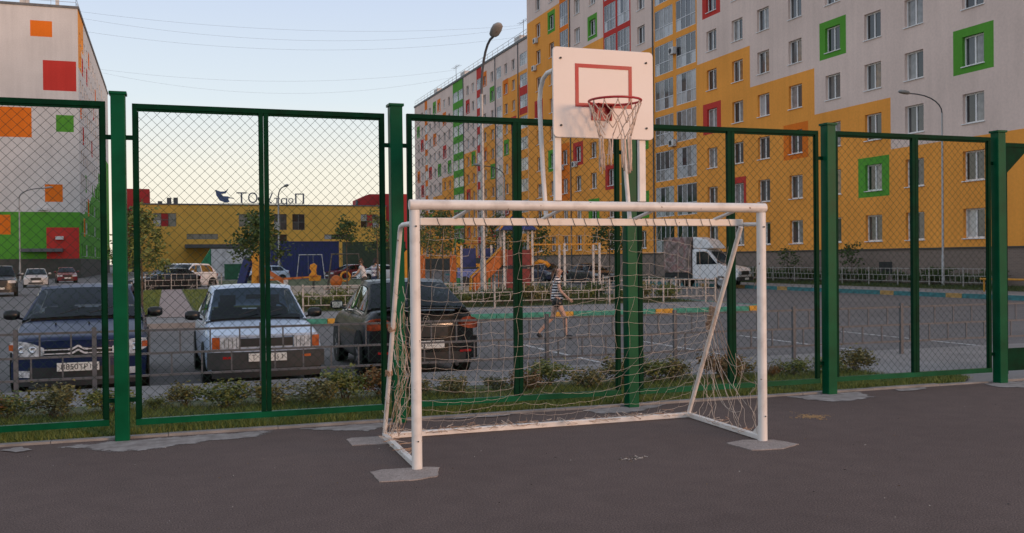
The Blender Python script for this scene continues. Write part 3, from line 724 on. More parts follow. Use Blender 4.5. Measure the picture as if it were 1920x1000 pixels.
def facade(parent, axis, plane, side, v0, v1, z0, z1, ops, colfn, cutv, cutz, rev=.26):
    """wall sheet with real openings and reveals; colfn paints the render by region"""
    V = sorted(set(round(x, 3) for x in [v0, v1] + [o[0] for o in ops] + [o[1] for o in ops] + list(cutv) if v0 <= x <= v1))
    Z = sorted(set(round(x, 3) for x in [z0, z1] + [o[2] for o in ops] + [o[3] for o in ops] + list(cutz) if z0 <= x <= z1))
    V = np.array(V); Z = np.array(Z)
    hole = np.zeros((len(V) - 1, len(Z) - 1), bool)
    vc = (V[:-1] + V[1:]) / 2; zc = (Z[:-1] + Z[1:]) / 2
    for a, b, c, d in [o[:4] for o in ops]: hole[np.ix_((vc > a) & (vc < b), (zc > c) & (zc < d))] = True
    def pt(v, z, dep=0):
        return (plane - side * dep, v, z) if axis == 'X' else (v, plane - side * dep, z)
    mb = MB()
    for i in range(len(V) - 1):
        j = 0
        while j < len(Z) - 1:
            if hole[i, j]: j += 1; continue
            m = colfn(vc[i], zc[j]); k = j
            while k + 1 < len(Z) - 1 and not hole[i, k + 1] and colfn(vc[i], zc[k + 1]) == m: k += 1
            a = [pt(V[i], Z[j]), pt(V[i + 1], Z[j]), pt(V[i + 1], Z[k + 1]), pt(V[i], Z[k + 1])]
            mb.add(a, [(0, 1, 2, 3)], m); j = k + 1
    for o in ops:
        a, b, c, d = o[:4]; m = colfn((a + b) / 2, c - .12) if len(o) < 5 else o[4]
        for (p, q) in (((a, c), (b, c)), ((b, c), (b, d)), ((b, d), (a, d)), ((a, d), (a, c))):
            mb.add([pt(*p), pt(*q), pt(*q, rev), pt(*p, rev)], [(0, 1, 2, 3)], m)
    return mb.build('wall', WALLM, parent)

def put(parent, kind, axis, plane, side, v, z, w, h, rnd, sash=2, n=4):
    rot = {('X', -1): R(-90), ('X', 1): R(90), ('Y', -1): 0}[(axis, side)]
    loc = (plane, v, z) if axis == 'X' else (v, plane, z)
    if kind == 'w':
        fm, pn, sm = getwin(w, h, sash); o = obj('window', fm, parent, loc, rot); obj('pane', rnd.choice(pn), o); obj('sill', sm, o)
    else:
        fm, pn = getlog(w, h, n); o = obj('balcony', fm, parent, loc, rot); obj('pane', rnd.choice(pn), o)
    return o
def rail_on_roof(parent, pts, z, h=1.1):
    b = MB()
    for a, e in zip(pts, pts[1:]):
        L = math.hypot(e[0] - a[0], e[1] - a[1]); n = max(2, int(L / 2.5))
        for k in range(n + 1):
            p = (a[0] + (e[0] - a[0]) * k / n, a[1] + (e[1] - a[1]) * k / n); b.bar((*p, z), (*p, z + h), .04)
        for zz in (z + h * .5, z + h): b.bar((*a, zz), (*e, zz), .04)
    b.build('roof_railing', RAILW, parent)

FZ = lambda k: 1.75 + 3 * k
def framed(cols, frames):
    """painted squares round single windows: (v, k) -> colour"""
    return [(v - hw_, v + hw_, FZ(k) + (.35), FZ(k) + 2.72, c) for (v, k, c, hw_) in frames]

# ---- near block on the right
XA, A0, A1, HA = 39.59, 19.0, 106.6, 33.4
bA = thing('apartment_building', 'tall grey and yellow apartment block with coloured window squares along the right', 'apartment building', (0, 0, 0), 0, 'apartment blocks with painted squares')
colsA = [28.6, 32.4, 36.2, 40.23, 44.5, 47.9, 51.6, 55.5, 59.2, 62.5, 66.1]
colsA2 = [77.9, 88.3, 92.1, 99.1, 103.15]
frA = [(40.23, 3, gnI, 1.36), (47.9, 1, gnI, 1.36), (51.6, 4, gnI, 1.30), (55.5, 2, oI, 1.36), (66.1, 3, rI, 1.32), (62.5, 1, rI, 1.05), (66.1, 6, rI, 1.32), (47.9, 5, rI, 1.3), (32.4, 4, oI, 1.3), (36.2, 6, oI, 1.3),
       (77.9, 3, gnI, 1.3), (77.9, 1, gnI, 1.3), (84.3, 2, rI, 1.3), (88.3, 1, gnI, 1.3), (88.3, 7, gnI, 1.15), (92.1, 3, rI, 1.3), (99.1, 8, gnI, 1.1), (99.1, 3, gnI, 1.3), (103.15, 5, rI, 1.3), (59.2, 6, oI, 1.3)]
sqA = framed(None, frA)
sqA += [(94.3, 97.0, 7.75, 13.75, oI)]
bnA = [(0, 46.4, 7.75), (46.4, 53.45, 10.75), (53.45, 60.85, 13.75), (60.85, 68.25, 16.75), (68.25, 75.5, 99), (75.5, 85.7, 19.75), (85.7, 94.2, 22.75), (94.2, 106.6, 28.75)]
opsA = []; putA = []
for k in range(10):
    z = 3.25 + 3 * k
    for v in colsA + colsA2: putA.append(('w', v, z, 1.45, 1.55)); 
    for v in (70.05, 73.75): putA.append(('b', v, FZ(k) + 1.56, 3.2, 2.5))
    for v in (81.4, 84.3):
        if k >= 5: putA.append(('b', v, FZ(k) + 1.56, 2.55, 2.5))
        else: putA.append(('w', v, z, 1.45, 1.55))
    if k >= 5: putA.append(('b', 95.6, FZ(k) + 1.56, 2.3, 2.5))
    else: putA.append(('w', 95.65, z, 1.45, 1.55))
for kd, v, z, w, h in putA: opsA.append((v - w / 2, v + w / 2, z - h / 2, z + h / 2))
def colA(v, z):
    if z < 1.95: return pI
    for a, b, c, d, m in sqA:
        if a < v < b and c < z < d: return m
    if 79.9 < v < 85.75 and z > 16.75: return rI
    if 94.4 < v < 96.8 and z > 16.75: return oI
    for a, b, zb in bnA:
        if a <= v < b: return yI if z < zb else gI
    return gI
cv = [x for s in sqA for x in s[:2]] + [b[0] for b in bnA] + [79.9, 85.75, 94.4, 96.8]
cz = [x for s in sqA for x in s[2:4]] + [b[2] for b in bnA] + [1.95, 16.75]
facade(bA, 'X', XA, -1, A0, A1, -.15, HA, opsA, colA, cv, cz)
sh = MB().box(XA + .32, XA + 14, A0, A1, -.15, HA).build('core', M('core_wall', (.10, .10, .10), .9, 0), bA)
MB().box(XA + .001, XA + 14.01, A0 - .1, A0 - .002, -.1, HA).build('end_wall', WG, bA); MB().box(XA + .001, XA + 14.01, A1 + .002, A1 + .1, -.1, HA).build('end_wall', WG, bA)
MB().box(XA - .12, XA + 14.2, A0 - .2, A1 + .2, HA + .001, HA + .5).build('roof', ROOF, bA)
MB().box(XA - .06, XA - .001, A0, A1, 1.93, 2.02).build('plinth_ledge', PLD, bA)
rr = random.Random(21)
for kd, v, z, w, h in putA: put(bA, kd, 'X', XA, -1, v, z, w, h, rr)
acm = MB().box(-.4, .4, -.36, -.06, -.28, .28).mesh('air_conditioner', ACM); acf = MB().lathe([(.22, -.365), (.22, -.372), (0, -.372)], 16, 0, 'y', (-.1, 0, 0)).mesh('fan_grille', DARK)
for v, k, dz in [(103.5, 8, -1.1), (104.0, 7, -1.1), (92.6, 3, -1.0), (96.2, 3, -1.0), (71.9, 5, .35), (72, 3, -1.2), (59.9, 7, -1.1), (103.6, 5, -1.1)]:
    o = obj('air_conditioner', acm, bA, (XA, v, 3.25 + 3 * k + dz), R(-90)); obj('fan_grille', acf, o)
for y in (52.3, 46.9): MB().box(XA - .02, XA - .001, y - .55, y + .55, .5, 1.25).build('basement_vent', DARK, bA)
MB().tube([(XA - .07, 75.6, .2), (XA - .07, 75.6, HA)], .06, 6).build('downpipe', GREYM, bA); MB().tube([(XA - .07, 93.9, .2), (XA - .07, 93.9, HA)], .06, 6).build('downpipe', GREYM, bA)
rail_on_roof(bA, [(XA + .1, A1), (XA + .1, A0)], HA + .5)

# ---- farther block behind it
XB, B0, B1, HB = 48.0, 107.2, 195.5, 32.6
bB = thing('apartment_building', 'farther grey apartment block with green and red balcony columns behind the street lamp', 'apartment building', (0, 0, 0), 0, 'apartment blocks with painted squares')
colsB = [112, 116, 120, 124, 135.3, 138.6, 145.2, 149.0, 155.3, 158.3, 169.8, 173.0, 176.7, 179.9, 183.3, 189.5, 192.5]
logB = {131.0: 3.0, 141.9: 2.2, 151.9: 2.4, 186.3: 1.9}
frB = [(138.6, 8, oI), (145.2, 8, gnI), (145.2, 4, gnI), (138.6, 5, gnI), (149.0, 9, oI), (158.3, 8, rI), (155.3, 5, gnI), (158.3, 3, rI), (173.0, 6, rI), (169.8, 5, gnI), (173.0, 8, oI), (176.7, 5, gnI), (179.9, 7, oI), (183.3, 5, rI),
       (189.5, 7, rI), (189.5, 4, rI), (192.5, 8, gnI), (179.9, 9, gnI), (135.3, 6, rI), (135.3, 4, rI), (149.0, 5, oI), (176.7, 9, oI), (145.2, 1, rI), (158.3, 1, oI), (138.6, 2, rI), (183.3, 2, gnI), (192.5, 5, oI)]
sqB = framed(None, [(v, k, c, 1.15) for v, k, c in frB])
bnB = [(107, 133.5, 28.4), (133.5, 140.2, 28.4), (140.2, 143.6, 1.9), (143.6, 150.5, 22.6), (150.5, 153.5, 1.9), (153.5, 160.8, 19.6), (160.8, 167.3, 1.9), (167.3, 175, 16.6), (175, 181.5, 13.6), (181.5, 188, 10.6), (188, 196, 7.6)]
putB = []
for k in range(10):
    z = 3.2 + 2.98 * k
    for v in colsB: putB.append(('w', v, z, 1.35, 1.5))
    for v, w in logB.items(): putB.append(('b', v, z - .02, w, 1.75))
    for v in (162.4, 165.7): putB.append(('b', v, z - .02, 2.9, 1.75))
opsB = [(v - w / 2, v + w / 2, z - h / 2, z + h / 2) for kd, v, z, w, h in putB]
def colB(v, z):
    if z < 1.9: return 7
    for a, b, c, d, m in sqB:
        if a < v < b and c < z < d: return m
    k = (z - 1.75) / 2.98
    if 160.8 < v < 167.3: return gnI
    if 150.6 < v < 153.2: return rI
    if 185.3 < v < 187.3: return oI
    if 129.3 < v < 132.8 and 22.2 < z < 26.6: return rI
    for a, b, zb in bnB:
        if a <= v < b: return yI if z < zb else gI
    return gI
facade(bB, 'X', XB, -1, B0, B1, -.15, HB, opsB, colB, [x for s in sqB for x in s[:2]] + [b[0] for b in bnB] + [150.6, 153.2, 185.3, 187.3, 129.3, 132.8, 160.8, 167.3], [x for s in sqB for x in s[2:4]] + [b[2] for b in bnB] + [22.2, 26.6, 1.9])
MB().box(XB + .32, XB + 14, B0, B1, -.15, HB).build('core', MATS['core_wall'], bB)
MB().box(XB + .001, XB + 14, B1 + .002, B1 + .1, -.1, HB).build('end_wall', WG, bB)
MB().box(XB - .12, XB + 14.2, B0, B1 + .2, HB + .001, HB + .35).build('roof', ROOF, bB)
for kd, v, z, w, h in putB: put(bB, kd, 'X', XB, -1, v, z, w, h, rr, n=3)
rail_on_roof(bB, [(XB + .1, B0), (XB + .1, B1)], HB + .35, 1.0)
for v in (134.0, 162, 180): MB().box(XB + .6, XB + 2.2, v, v + 2.2, HB + .351, HB + 1.5).build('roof_vent', WGC, bB)
for v in (133.5, 168.5):
    b = MB().tube([(XB + 1, v, HB + .3), (XB + 1, v, HB + 3.6)], .04, 6)
    b.bar((XB + 1, v - 2.2, HB + 3.3), (XB + 1, v + 1.6, HB + 3.3), .04)
    for q in (-2.0, -1.2, -.4, .6, 1.4): b.bar((XB + .5, v + q, HB + 3.3), (XB + 1.5, v + q, HB + 3.3), .03)
    b.build('antenna', GREYM, bB)
for v in (133.1, 143.5, 160.7): MB().tube([(XB - .08, v, .2), (XB - .08, v, HB)], .07, 6).build('downpipe', GREYM, bB)

# ---- block on the left, windowless end wall towards us
XC, C0, C1, HC = -10.05, 133.0, 199.0, 33.2
bC = thing('apartment_building', 'grey and green apartment block at the left with blank end wall of coloured squares', 'apartment building', (0, 0, 0), 0, 'apartment blocks with painted squares')
sqC = [(-15.4, -12.95, 29.5, 31.45, oI), (-14.05, -10.3, 22.95, 26.65, rI), (-19.6, -15.38, 17.1, 20.75, oI), (-12.65, -10.65, 17.9, 19.97, gnI), (-14.0, -12.0, 9.25, 11.4, oI), (-19.6, -17.85, 5.24, 7.63, oI), (-13.9, -10.2, 2.25, 6.1, rI)]
def colC(v, z):
    if z < 2.25: return 7
    for a, b, c, d, m in sqC:
        if a < v < b and c < z < d: return m
    return gnI if z < 8.0 else 6
facade(bC, 'Y', C0, -1, -24.5, XC, -.15, HC, [], colC, [x for s in sqC for x in s[:2]], [x for s in sqC for x in s[2:4]] + [2.25, 8.0])
putC = []; rc = random.Random(4)
colsC = [136.2, 139.6, 143.2, 147.0, 151, 155.2, 159.5, 164, 169, 174.5, 180, 187]
for k in range(10):
    for i, v in enumerate(colsC): putC.append(('b' if i in (2, 6) else 'w', v, 3.3 + 2.98 * k, 1.4 if i not in (2, 6) else 2.4, 1.5))
sqC2 = [(v - 1.1, v + 1.1, 1.75 + 2.98 * k + .4, 1.75 + 2.98 * k + 2.75, c) for v, k, c in [(139.6, 8, rI), (147, 8, rI), (139.6, 5, rI), (151, 9, oI), (159.5, 7, rI), (136.2, 6, oI), (143.2, 3, gnI), (155.2, 5, rI), (164, 8, oI), (147, 2, oI), (139.6, 1, oI)]]
def colC2(v, z):
    if z < 2.25: return 7
    for a, b, c, d, m in sqC2:
        if a < v < b and c < z < d: return m
    if z < 8 + max(0, (v - 139)) * .22: return gnI
    if v < 138.0 and z > 26: return yI  # sunlit upper corner, painted in with the wall yellow
    if v < 141.5 and z > 29: return yI  # sunlight on the top floor, painted yellow as well
    return 6
facade(bC, 'X', XC + .001, 1, C0, C1, -.15, HC, [(v - w / 2, v + w / 2, z - h / 2, z + h / 2) for kd, v, z, w, h in putC], colC2, [x for s in sqC2 for x in s[:2]] + [138, 141.5, 145, 150, 156, 162, 170, 180, 190], [x for s in sqC2 for x in s[2:4]] + [2.25, 8, 10, 12, 14, 16, 18, 20, 26, 29])
MB().box(-24.5, XC - .32, C0 + .2, C1, -.15, HC).build('core', MATS['core_wall'], bC)
for kd, v, z, w, h in putC: put(bC, kd, 'X', XC, 1, v, z, w, h, rr, n=3)
MB().box(-24.6, XC + .12, C0 - .12, C1, HC + .001, HC + .3).build('roof', ROOF, bC)
rail_on_roof(bC, [(-24.4, C0 + .3), (XC - .2, C0 + .3), (XC - .2, C1)], HC + .3, 1.1)
MB().box(-12.6, -12.2, C0 + .6, C0 + 1.0, HC + .301, HC + 2.2).box(-16.6, -15.6, C0 + .6, C0 + 1.6, HC + .301, HC + 1.5).build('roof_vent', WGC, bC)
MB().box(-16.6, -12.0, C0 - 1.3, C0 - .002, 3.1, 3.5).build('door_canopy', GREYM, bC)
for x in (-12.4, -14.2): MB().box(x - .45, x + .45, C0 - .5, C0 - .002, 4.6 if x > -13 else 8.2, 5.0 if x > -13 else 8.5).build('air_conditioner', ACM, bC)

# ---- shopping centre
YD = 215.0
bD = thing('shopping_centre', 'low yellow shopping centre with red corner blocks seen through the left fence panel', 'shopping centre', (0, 0, 0))
MY = wallmat('mall_yellow', (.84, .48, .10)); MR = M('mall_red', (.42, .03, .03), .8, .08, .6)
WALLM2 = [MY, MR, PLD]
opsD = [(-2.5, 2.0, 9.1, 11.85), (14.5, 17.2, 9.1, 11.75), (18.4, 20.8, 9.1, 11.75), (21.7, 24.4, 8.4, 11.8), (25.6, 28.2, 8.4, 11.8), (40.4, 44.4, 8.95, 11.85), (4.0, 10.25, 6.44, 7.57), (32.4, 38.5, 6.37, 7.43), (21.3, 24.4, 5.72, 7.44)]
WS = WALLM; WALLM = WALLM2
facade(bD, 'Y', YD, -1, -5.0, 46.0, -.15, 13.6, opsD, lambda v, z: 0, [], [], rev=.3)
WALLM = WS
MB().box(-5, 46, YD + .35, YD + 40, -.15, 13.5).build('core', MATS['core_wall'], bD)
for a, b, c, d in opsD:
    w, h = b - a, d - c; n = max(2, int(w / 1.25)); rows = 2 if h > 2 else 1
    f = MB(); 
    for k in range(n + 1): x = -w / 2 + w * k / n; f.box(x - .06, x + .06, .1, .2, -h / 2, h / 2)
    for k in range(rows + 1): z = -h / 2 + h * k / rows; f.box(-w / 2, w / 2, .102, .198, z - .06, z + .06)
    o = f.build('window', M('mall_frame', (.16, .15, .14), .6, .1, 3), bD, ((a + b) / 2, YD, (c + d) / 2))
    pr_ = random.Random(int(a * 7))
    for k in range(n):
        for r_ in range(rows):
            x0 = -w / 2 + w * k / n + .06; x1 = x0 + w / n - .12; z0 = -h / 2 + h * r_ / rows + .06; z1 = z0 + h / rows - .12
            red = w > 3.9 and h > 2 and k == n // 2
            MB().add([(x0, .15, z0), (x1, .15, z0), (x1, .15, z1), (x0, .15, z1)], [(0, 1, 2, 3)]).build('pane', MR if red else pr_.choice([GD, GM, GM, GL]), o)
MB().box(-5.2, 46.2, YD - .15, YD + 40, 13.601, 13.85).build('roof', ROOF, bD)
MB().prism([(-8.2, YD + 3), (-3.2, YD + 3), (-3.2, YD + 11), (-8.2, YD + 11)], -.1, 17.0).build('corner_block', MR, bD)
MB().prism([(46.05, YD + 1), (51.2, YD + 1), (51.2, YD + 11), (46.05, YD + 11)], -.1, 16.5).build('corner_block', MR, bD)
MB().prismy([(40.6, 13.86), (46.0, 13.86), (46.0, 16.6), (43.2, 16.6), (40.6, 15.4)], YD + 4, YD + 11).build('roof_block', MR, bD)
MB().box(40.2, 40.55, YD + 4, YD + 5, 13.86, 15.2).build('roof_unit', GREYM, bD)
MB().box(-7.0, -5.02, YD - .6, YD + 6, -.1, 13.2).build('stair_tower', PLD, bD); MB().box(-6.9, -5.8, YD - .66, YD - .601, 9, 12.5).build('red_panel', MR, bD)
for x in (-1.6, .2, 1.5): MB().box(x, x + .9, YD + 3, YD + 4, 13.86, 14.9 + .4 * math.sin(x * 5)).build('roof_vent', GREYM, bD)
MB().box(3.6, 15.5, YD - 6, YD - .002, 4.6, 5.3).build('entrance_canopy', GREYM, bD)
# roof sign, seen from behind so that it reads mirrored
sg = thing('roof_sign', 'mirrored lettering with a sailing ship emblem on the shopping centre roof', 'sign', (28.36, YD + 1.5, 13.85), R(180))
SIGNM = M('sign_grey', (.20, .20, .23), .6, .1, 4); SIGNB = M('sign_blue', (.09, .13, .26), .6, .1, 4)
for ch, x0, x1, hh in [('П', 0, 1.95, 2.5), ('о', 2.3, 3.4, 1.5), ('р', 3.6, 5.0, 1.5), ('т', 5.2, 6.4, 1.5), ('У', 6.6, 8.2, 2.6), ('Ю', 9.2, 11.8, 2.6), ('Т', 12.1, 14.2, 2.6)]:
    me = textmesh(ch, 3.0, SIGNM, .12, 'letter')
    xs = [v.co.x for v in me.vertices]; ys = [v.co.y for v in me.vertices]; X0, X1, Y0, Y1 = min(xs), max(xs), min(ys), max(ys)
    bot = -.35 if ch == 'р' else .35
    for v in me.vertices:
        v.co.x = x0 + (v.co.x - X0) / (X1 - X0) * (x1 - x0); v.co.y = bot + (v.co.y - Y0) / (Y1 - Y0) * (hh - bot)
    obj('letter', me, sg, (0, 0, 0), (R(90), 0, 0))
lg = MB()
sh_ = [(15.8, 3.3), (16.6, 2.75), (17.4, 2.7), (18.5, 3.05), (18.3, 1.9), (17.6, .8), (16.4, .35), (15.6, .55), (15.9, 1.2), (15.4, 1.35), (15.9, 1.7), (16.9, 1.75), (17.3, 2.2), (16.4, 2.3)]
lg.prismy(sh_, -.12, .12).prismy([(14.7, 1.35), (15.9, 1.55), (15.9, 1.35), (14.7, 1.2)], -.1, .1)
lg.build('ship_emblem', SIGNB, sg)
for x in (.4, 3, 6, 9.6, 13, 16.8): MB().box(x - .05, x + .05, -.05, .05, 0, .5).build('stand', SIGNM, sg)
MB().box(0, 18, -.06, .06, .2, .3).build('stand_rail', SIGNM, sg)

# ---- containers in front of the shopping centre
def container(name, lab, cat, x0, x1, y, h, mat, dep=2.4, rib=.3, roof=None):
    t = thing(name, lab, cat, (x0, y, YARD)); L = x1 - x0
    MB().box(0, L, 0, dep, .02, h).build('shell', mat, t)
    rm = MB().box(0, rib * .5, -.05, -.001, .1, h - .1).mesh('rib', mat)
    for k in range(int(L / rib)): obj('rib', rm, t, (k * rib + .05, 0, 0))
    MB().box(-.04, L + .04, -.06, dep + .04, h + .001, h + .1).build('top_frame', roof or mat, t)
    return t
container('blue_container', 'long blue container behind the playground swings', 'container', 9.3, 15.7, 95, 3.6, M('container_blue', (.018, .028, .13), .6, .2, 2))
container('white_container', 'white painted kiosk container behind the parked white cars', 'container', 5.0, 9.8, 122, 3.4, M('container_white', (.55, .55, .56), .6, .2, 1.2), rib=2.4, roof=PLD)
container('green_container', 'dark green refuse container behind the white crossovers', 'container', 5.6, 7.6, 104, 1.5, M('container_green', (.02, .12, .055), .6, .2, 2), 1.4)
container('green_shed', 'long dark green shed under the mall windows at the right end', 'shed', 27.5, 37.5, 160, 4.8, M('shed_green', (.05, .075, .045), .7, .2, 1), 3, 1.0)
tg = thing('green_awning', 'bright green slanted awning beside the white kiosk container', 'awning', (3.6, 122, YARD))
MB().prismy([(0, 1.2), (1.35, 3.4), (1.35, 1.2)], 0, 2).build('canvas', M('awning_green', (.02, .22, .09), .7, .1, 2), tg); MB().box(.02, .1, .05, 1.9, 0, 1.2).box(1.25, 1.34, .05, 1.9, 0, 1.2).build('legs', GREYM, tg)

# ---- overhead cables between the roofs
for i, (a, b, sg_) in enumerate([((XC, 136, 33.6), (XB + 1, 134, 35.5), 1.6), ((XC, 137, 33.0), (XB + 1, 134, 35.2), 2.4), ((XC, 140, 32.0), (XB + 1, 134.6, 34.0), 2.2), ((XC, 172, 33.0), (XB + 1, 169, 35.5), 2.0), ((XC, 176, 33.2), (XB + 1, 170, 34.4), 3.2)]):
    P = []
    for t in range(25):
        f = t / 24; p = Vector(a).lerp(Vector(b), f); p.z -= 4 * sg_ * f * (1 - f); P.append(p)
    lab = ['uppermost thin cable crossing the sky between the two blocks', 'second thin cable just under the uppermost one in the sky', 'third thin cable in the sky, sagging below the upper pair', 'upper one of the two faint lower cables in the sky', 'lowest faint cable in the sky above the fence'][i]
    tag(MB().tube(P, .010, 5).build('overhead_cable', GREYM), lab, 'cable', 'overhead cables between the blocks')
# ------------------------------------------------------------------ cars
GLASS0 = M('truck_glass', (.010, .014, .019), .05, 0, spec=.32); LAMPC = M('headlamp_glass', (.50, .53, .56), .12, .45, 22, spec=.8); AMB = M('amber_lens', (.42, .085, .015), .2, .2, 30); REDL = M('red_lens', (.33, .012, .012), .2, .2, 30)
STEER = None; PLATE = M('plate_white', (.70, .70, .66), .5, .1, 20); INK = M('plate_ink', (.01, .01, .012), .6, 0); RIM = M('wheel_rim', (.30, .30, .31), .4, .2, 20, metal=.1); TRIM = M('bright_trim', (.62, .62, .64), .3, .1, 20)
GLASS = bpy.data.materials.new('car_glass'); GLASS.use_nodes = True
_n = GLASS.node_tree.nodes; _l = GLASS.node_tree.links; _n.clear()
_o = _n.new('ShaderNodeOutputMaterial'); _mx = _n.new('ShaderNodeMixShader'); _tr = _n.new('ShaderNodeBsdfTransparent'); _gl = _n.new('ShaderNodeBsdfGlossy'); _fr = _n.new('ShaderNodeFresnel')
_tr.inputs[0].default_value = (.34, .40, .43, 1); _gl.inputs['Roughness'].default_value = .03; _gl.inputs[0].default_value = (.55, .6, .65, 1); _fr.inputs[0].default_value = 1.45
_l.new(_fr.outputs[0], _mx.inputs[0]); _l.new(_tr.outputs[0], _mx.inputs[1]); _l.new(_gl.outputs[0], _mx.inputs[2]); _l.new(_mx.outputs[0], _o.inputs[0])
SEAT = M('cabin_dark', (.02, .02, .022), .8, 0)
def interp(pts, y):
    for (a, b) in zip(pts, pts[1:]):
        if a[0] <= y <= b[0]:
            t = (y - a[0]) / max(1e-9, b[0] - a[0]); return tuple(p + (q - p) * t for p, q in zip(a, b))
    return pts[0] if y < pts[0][0] else pts[-1]
def car(label, loc, rot, sp, group=None, name='car', detail=True):
    t = thing(name, label, sp.get('cat', 'car'), loc, rot, group)
    L, W, H = sp['L'], sp['W'], sp['H']; hw = W / 2; yF, yR = -L / 2, L / 2
    nz, hz_, bz, tz, tail = sp['nose'], sp['cowl'], sp['belt'], sp['deck'], sp['tail']
    wsb, wst, rt_, rb = yF + sp['ws'][0], yF + sp['ws'][1], yR - sp['rw'][1], yR - sp['rw'][0]
    paint = sp['paint']; swf, swr = sp.get('swf', .2), sp.get('swr', .16); zb = sp.get('zb', .2)
    def sweep(x, y):
        a = (min(1, abs(x) / hw)) ** 2.6
        f = max(0, 1 - (y - yF) / .9); r = max(0, 1 - (yR - y) / .8)
        return y + swf * a * f - swr * a * r
    st = [(yF, nz - .07, .90, zb + .08), (yF + .03, nz - .025, .935, zb + .03), (yF + .14, nz, .965, zb), (yF + .5, nz + .6 * (hz_ - nz) * .6, .99, zb - .02), (wsb - .12, hz_ - .012, 1.0, zb - .02), (wsb + .25, bz - .005, 1.0, zb - .02), (0.1, bz, 1.0, zb - .02), (rb - .2, bz + .01, .995, zb - .02),
          (rb + .02, tz, .985, zb - .01), (yR - .16, tail + .012, .955, zb + .02), (yR - .04, tail - .02, .93, zb + .05), (yR, tail - .07, .90, zb + .1)]
    st.sort(key=lambda q: q[0])
    b = MB(); rings = []
    for (y, z1, wf, z0) in st:
        w = hw * wf; d = z1 - z0
        half = [(0, z0), (.6 * w, z0), (.92 * w, z0 + .015), (.985 * w, z0 + .10 * d), (1.0 * w, z0 + .45 * d), (.99 * w, z0 + .72 * d), (.955 * w, z0 + .90 * d), (.90 * w, z1 - .012), (.80 * w, z1 + .004), (.45 * w, z1 + .018), (0, z1 + .024)]
        ring = [(x, sweep(x, y), z) for x, z in half] + [(-x, sweep(x, y), z) for x, z in half[-2:0:-1]]
        rings.append(ring)
    n = len(rings[0])
    for rg in rings: b.v += rg
    for i in range(len(rings) - 1):
        for k in range(n):
            k2 = (k + 1) % n; b.f.append((i * n + k, i * n + k2, (i + 1) * n + k2, (i + 1) * n + k)); b.m.append(0)
    for (ri, y) in ((0, yF), (len(rings) - 1, yR)):               # end caps follow the plan curve
        half = [p for p in rings[ri][:11]]
        rows = [[(f * p[0], sweep(f * p[0], y), p[2]) for f in (-1, -.85, -.6, -.3, 0, .3, .6, .85, 1)] for p in half[1:10]]
        b.grid(rows)
    body = b.build('body', paint, t, smooth=True, subsurf=1)
    bm_ = body.modifiers.new('weld', 'WELD'); bm_.merge_threshold = .004
    body.modifiers.move(1, 0)
    # greenhouse
    gb, gr = hw * sp.get('gb', .90), hw * sp.get('gr', .70)
    ctr = [(wsb, hz_, gb), (wsb + .5 * (wst - wsb), hz_ + .53 * (H - .05 - hz_), gb + (gr - gb) * .52), (wst, H - .05, gr), (wst + .22, H - .012, gr + .02), ((wst + rt_) / 2, H, gr + .025), (rt_ - .2, H - .02, gr + .01), (rt_, H - .055, gr), (rt_ + .55 * (rb - rt_), tz + .47 * (H - .05 - tz), gb + (gr - gb) * .5), (rb, tz, gb)]
    T = [-1, -.93, -.6, -.3, 0, .3, .6, .93, 1]
    def top(y, z, w, tt, off=0):
        fr = 1 if y < wst + .1 else (-1 if y > rt_ - .1 else 0); q = 1 if fr else 0
        k = .12 if fr > 0 else .09
        return (w * tt, y + fr * k * tt * tt - (off * fr * .8), z + .03 * (1 - tt * tt) + off * .8)
    gh = MB(); Q = [[top(*c, q) for q in T] for c in ctr]
    for i in range(len(ctr) - 1):
        if i in (0, 1, 6, 7):
            gh.grid([Q[i][:2], Q[i + 1][:2]]); gh.grid([Q[i][-2:], Q[i + 1][-2:]])
        else: gh.grid([Q[i], Q[i + 1]])
    edge = [(top(*c, 1)[1], top(*c, 1)[2], c[2]) for c in ctr]
    edge.sort(key=lambda e: e[0])
    def side(y, q, sx, off=0):
        _, ze, we = interp(edge, y); zl = bz - .03
        zl = min(zl, ze); x = (hw * .93) + (we - hw * .93) * q
        if ze - zl < .12: x = max(we, x * 0 + we + (hw * .93 - we) * (1 - q) * (ze - zl) / .12)
        return (sx * (x + off), y, zl + (ze - zl) * q)
    ys = [edge[0][0] + (edge[-1][0] - edge[0][0]) * k / 16 for k in range(17)] 
    ys = sorted(ys + [e[0] for e in edge])
    y0, y1 = wsb + .42, rb - .30; nw = sp.get('nwin', 2)
    wins = [(y0 + (y1 - y0) * k / nw + .04, y0 + (y1 - y0) * (k + 1) / nw - .04) for k in range(nw)]
    ys = sorted(set(ys + [w for ab in wins for w in ab]))
    for sx in (-1, 1):
        for ya, yb2 in zip(ys, ys[1:]):
            inw = any(a - .001 <= ya and yb2 <= c + .001 for a, c in wins)
            for qa, qb in (((0, .15), (.86, 1)) if inw else ((0, .5), (.5, 1))):
                gh.grid([[side(ya, qa, sx), side(ya, qb, sx)], [side(yb2, qa, sx), side(yb2, qb, sx)]])
    gh.build('roof', sp.get('roofpaint', paint), t, autosmooth=50)
    # glass
    def strip(i0, i1, a, c, f0, f1, off):
        rows = []
        for k in range(7):
            f = f0 + (f1 - f0) * k / 6; p0 = ctr[i0]; pm = ctr[i0 + 1]; p1 = ctr[i1]
            e = tuple(u + (v - u) * (f * 2) for u, v in zip(p0, pm)) if f < .5 else tuple(u + (v - u) * (f * 2 - 1) for u, v in zip(pm, p1))
            rows.append([top(e[0], e[1], e[2] * .965, q, off) for q in T])
        return MB().grid(rows)
    gm = sp.get('glass', GLASS)
    ws = strip(0, 2, 0, 0, .02, .98, .006).build('windscreen', gm, t, smooth=True)
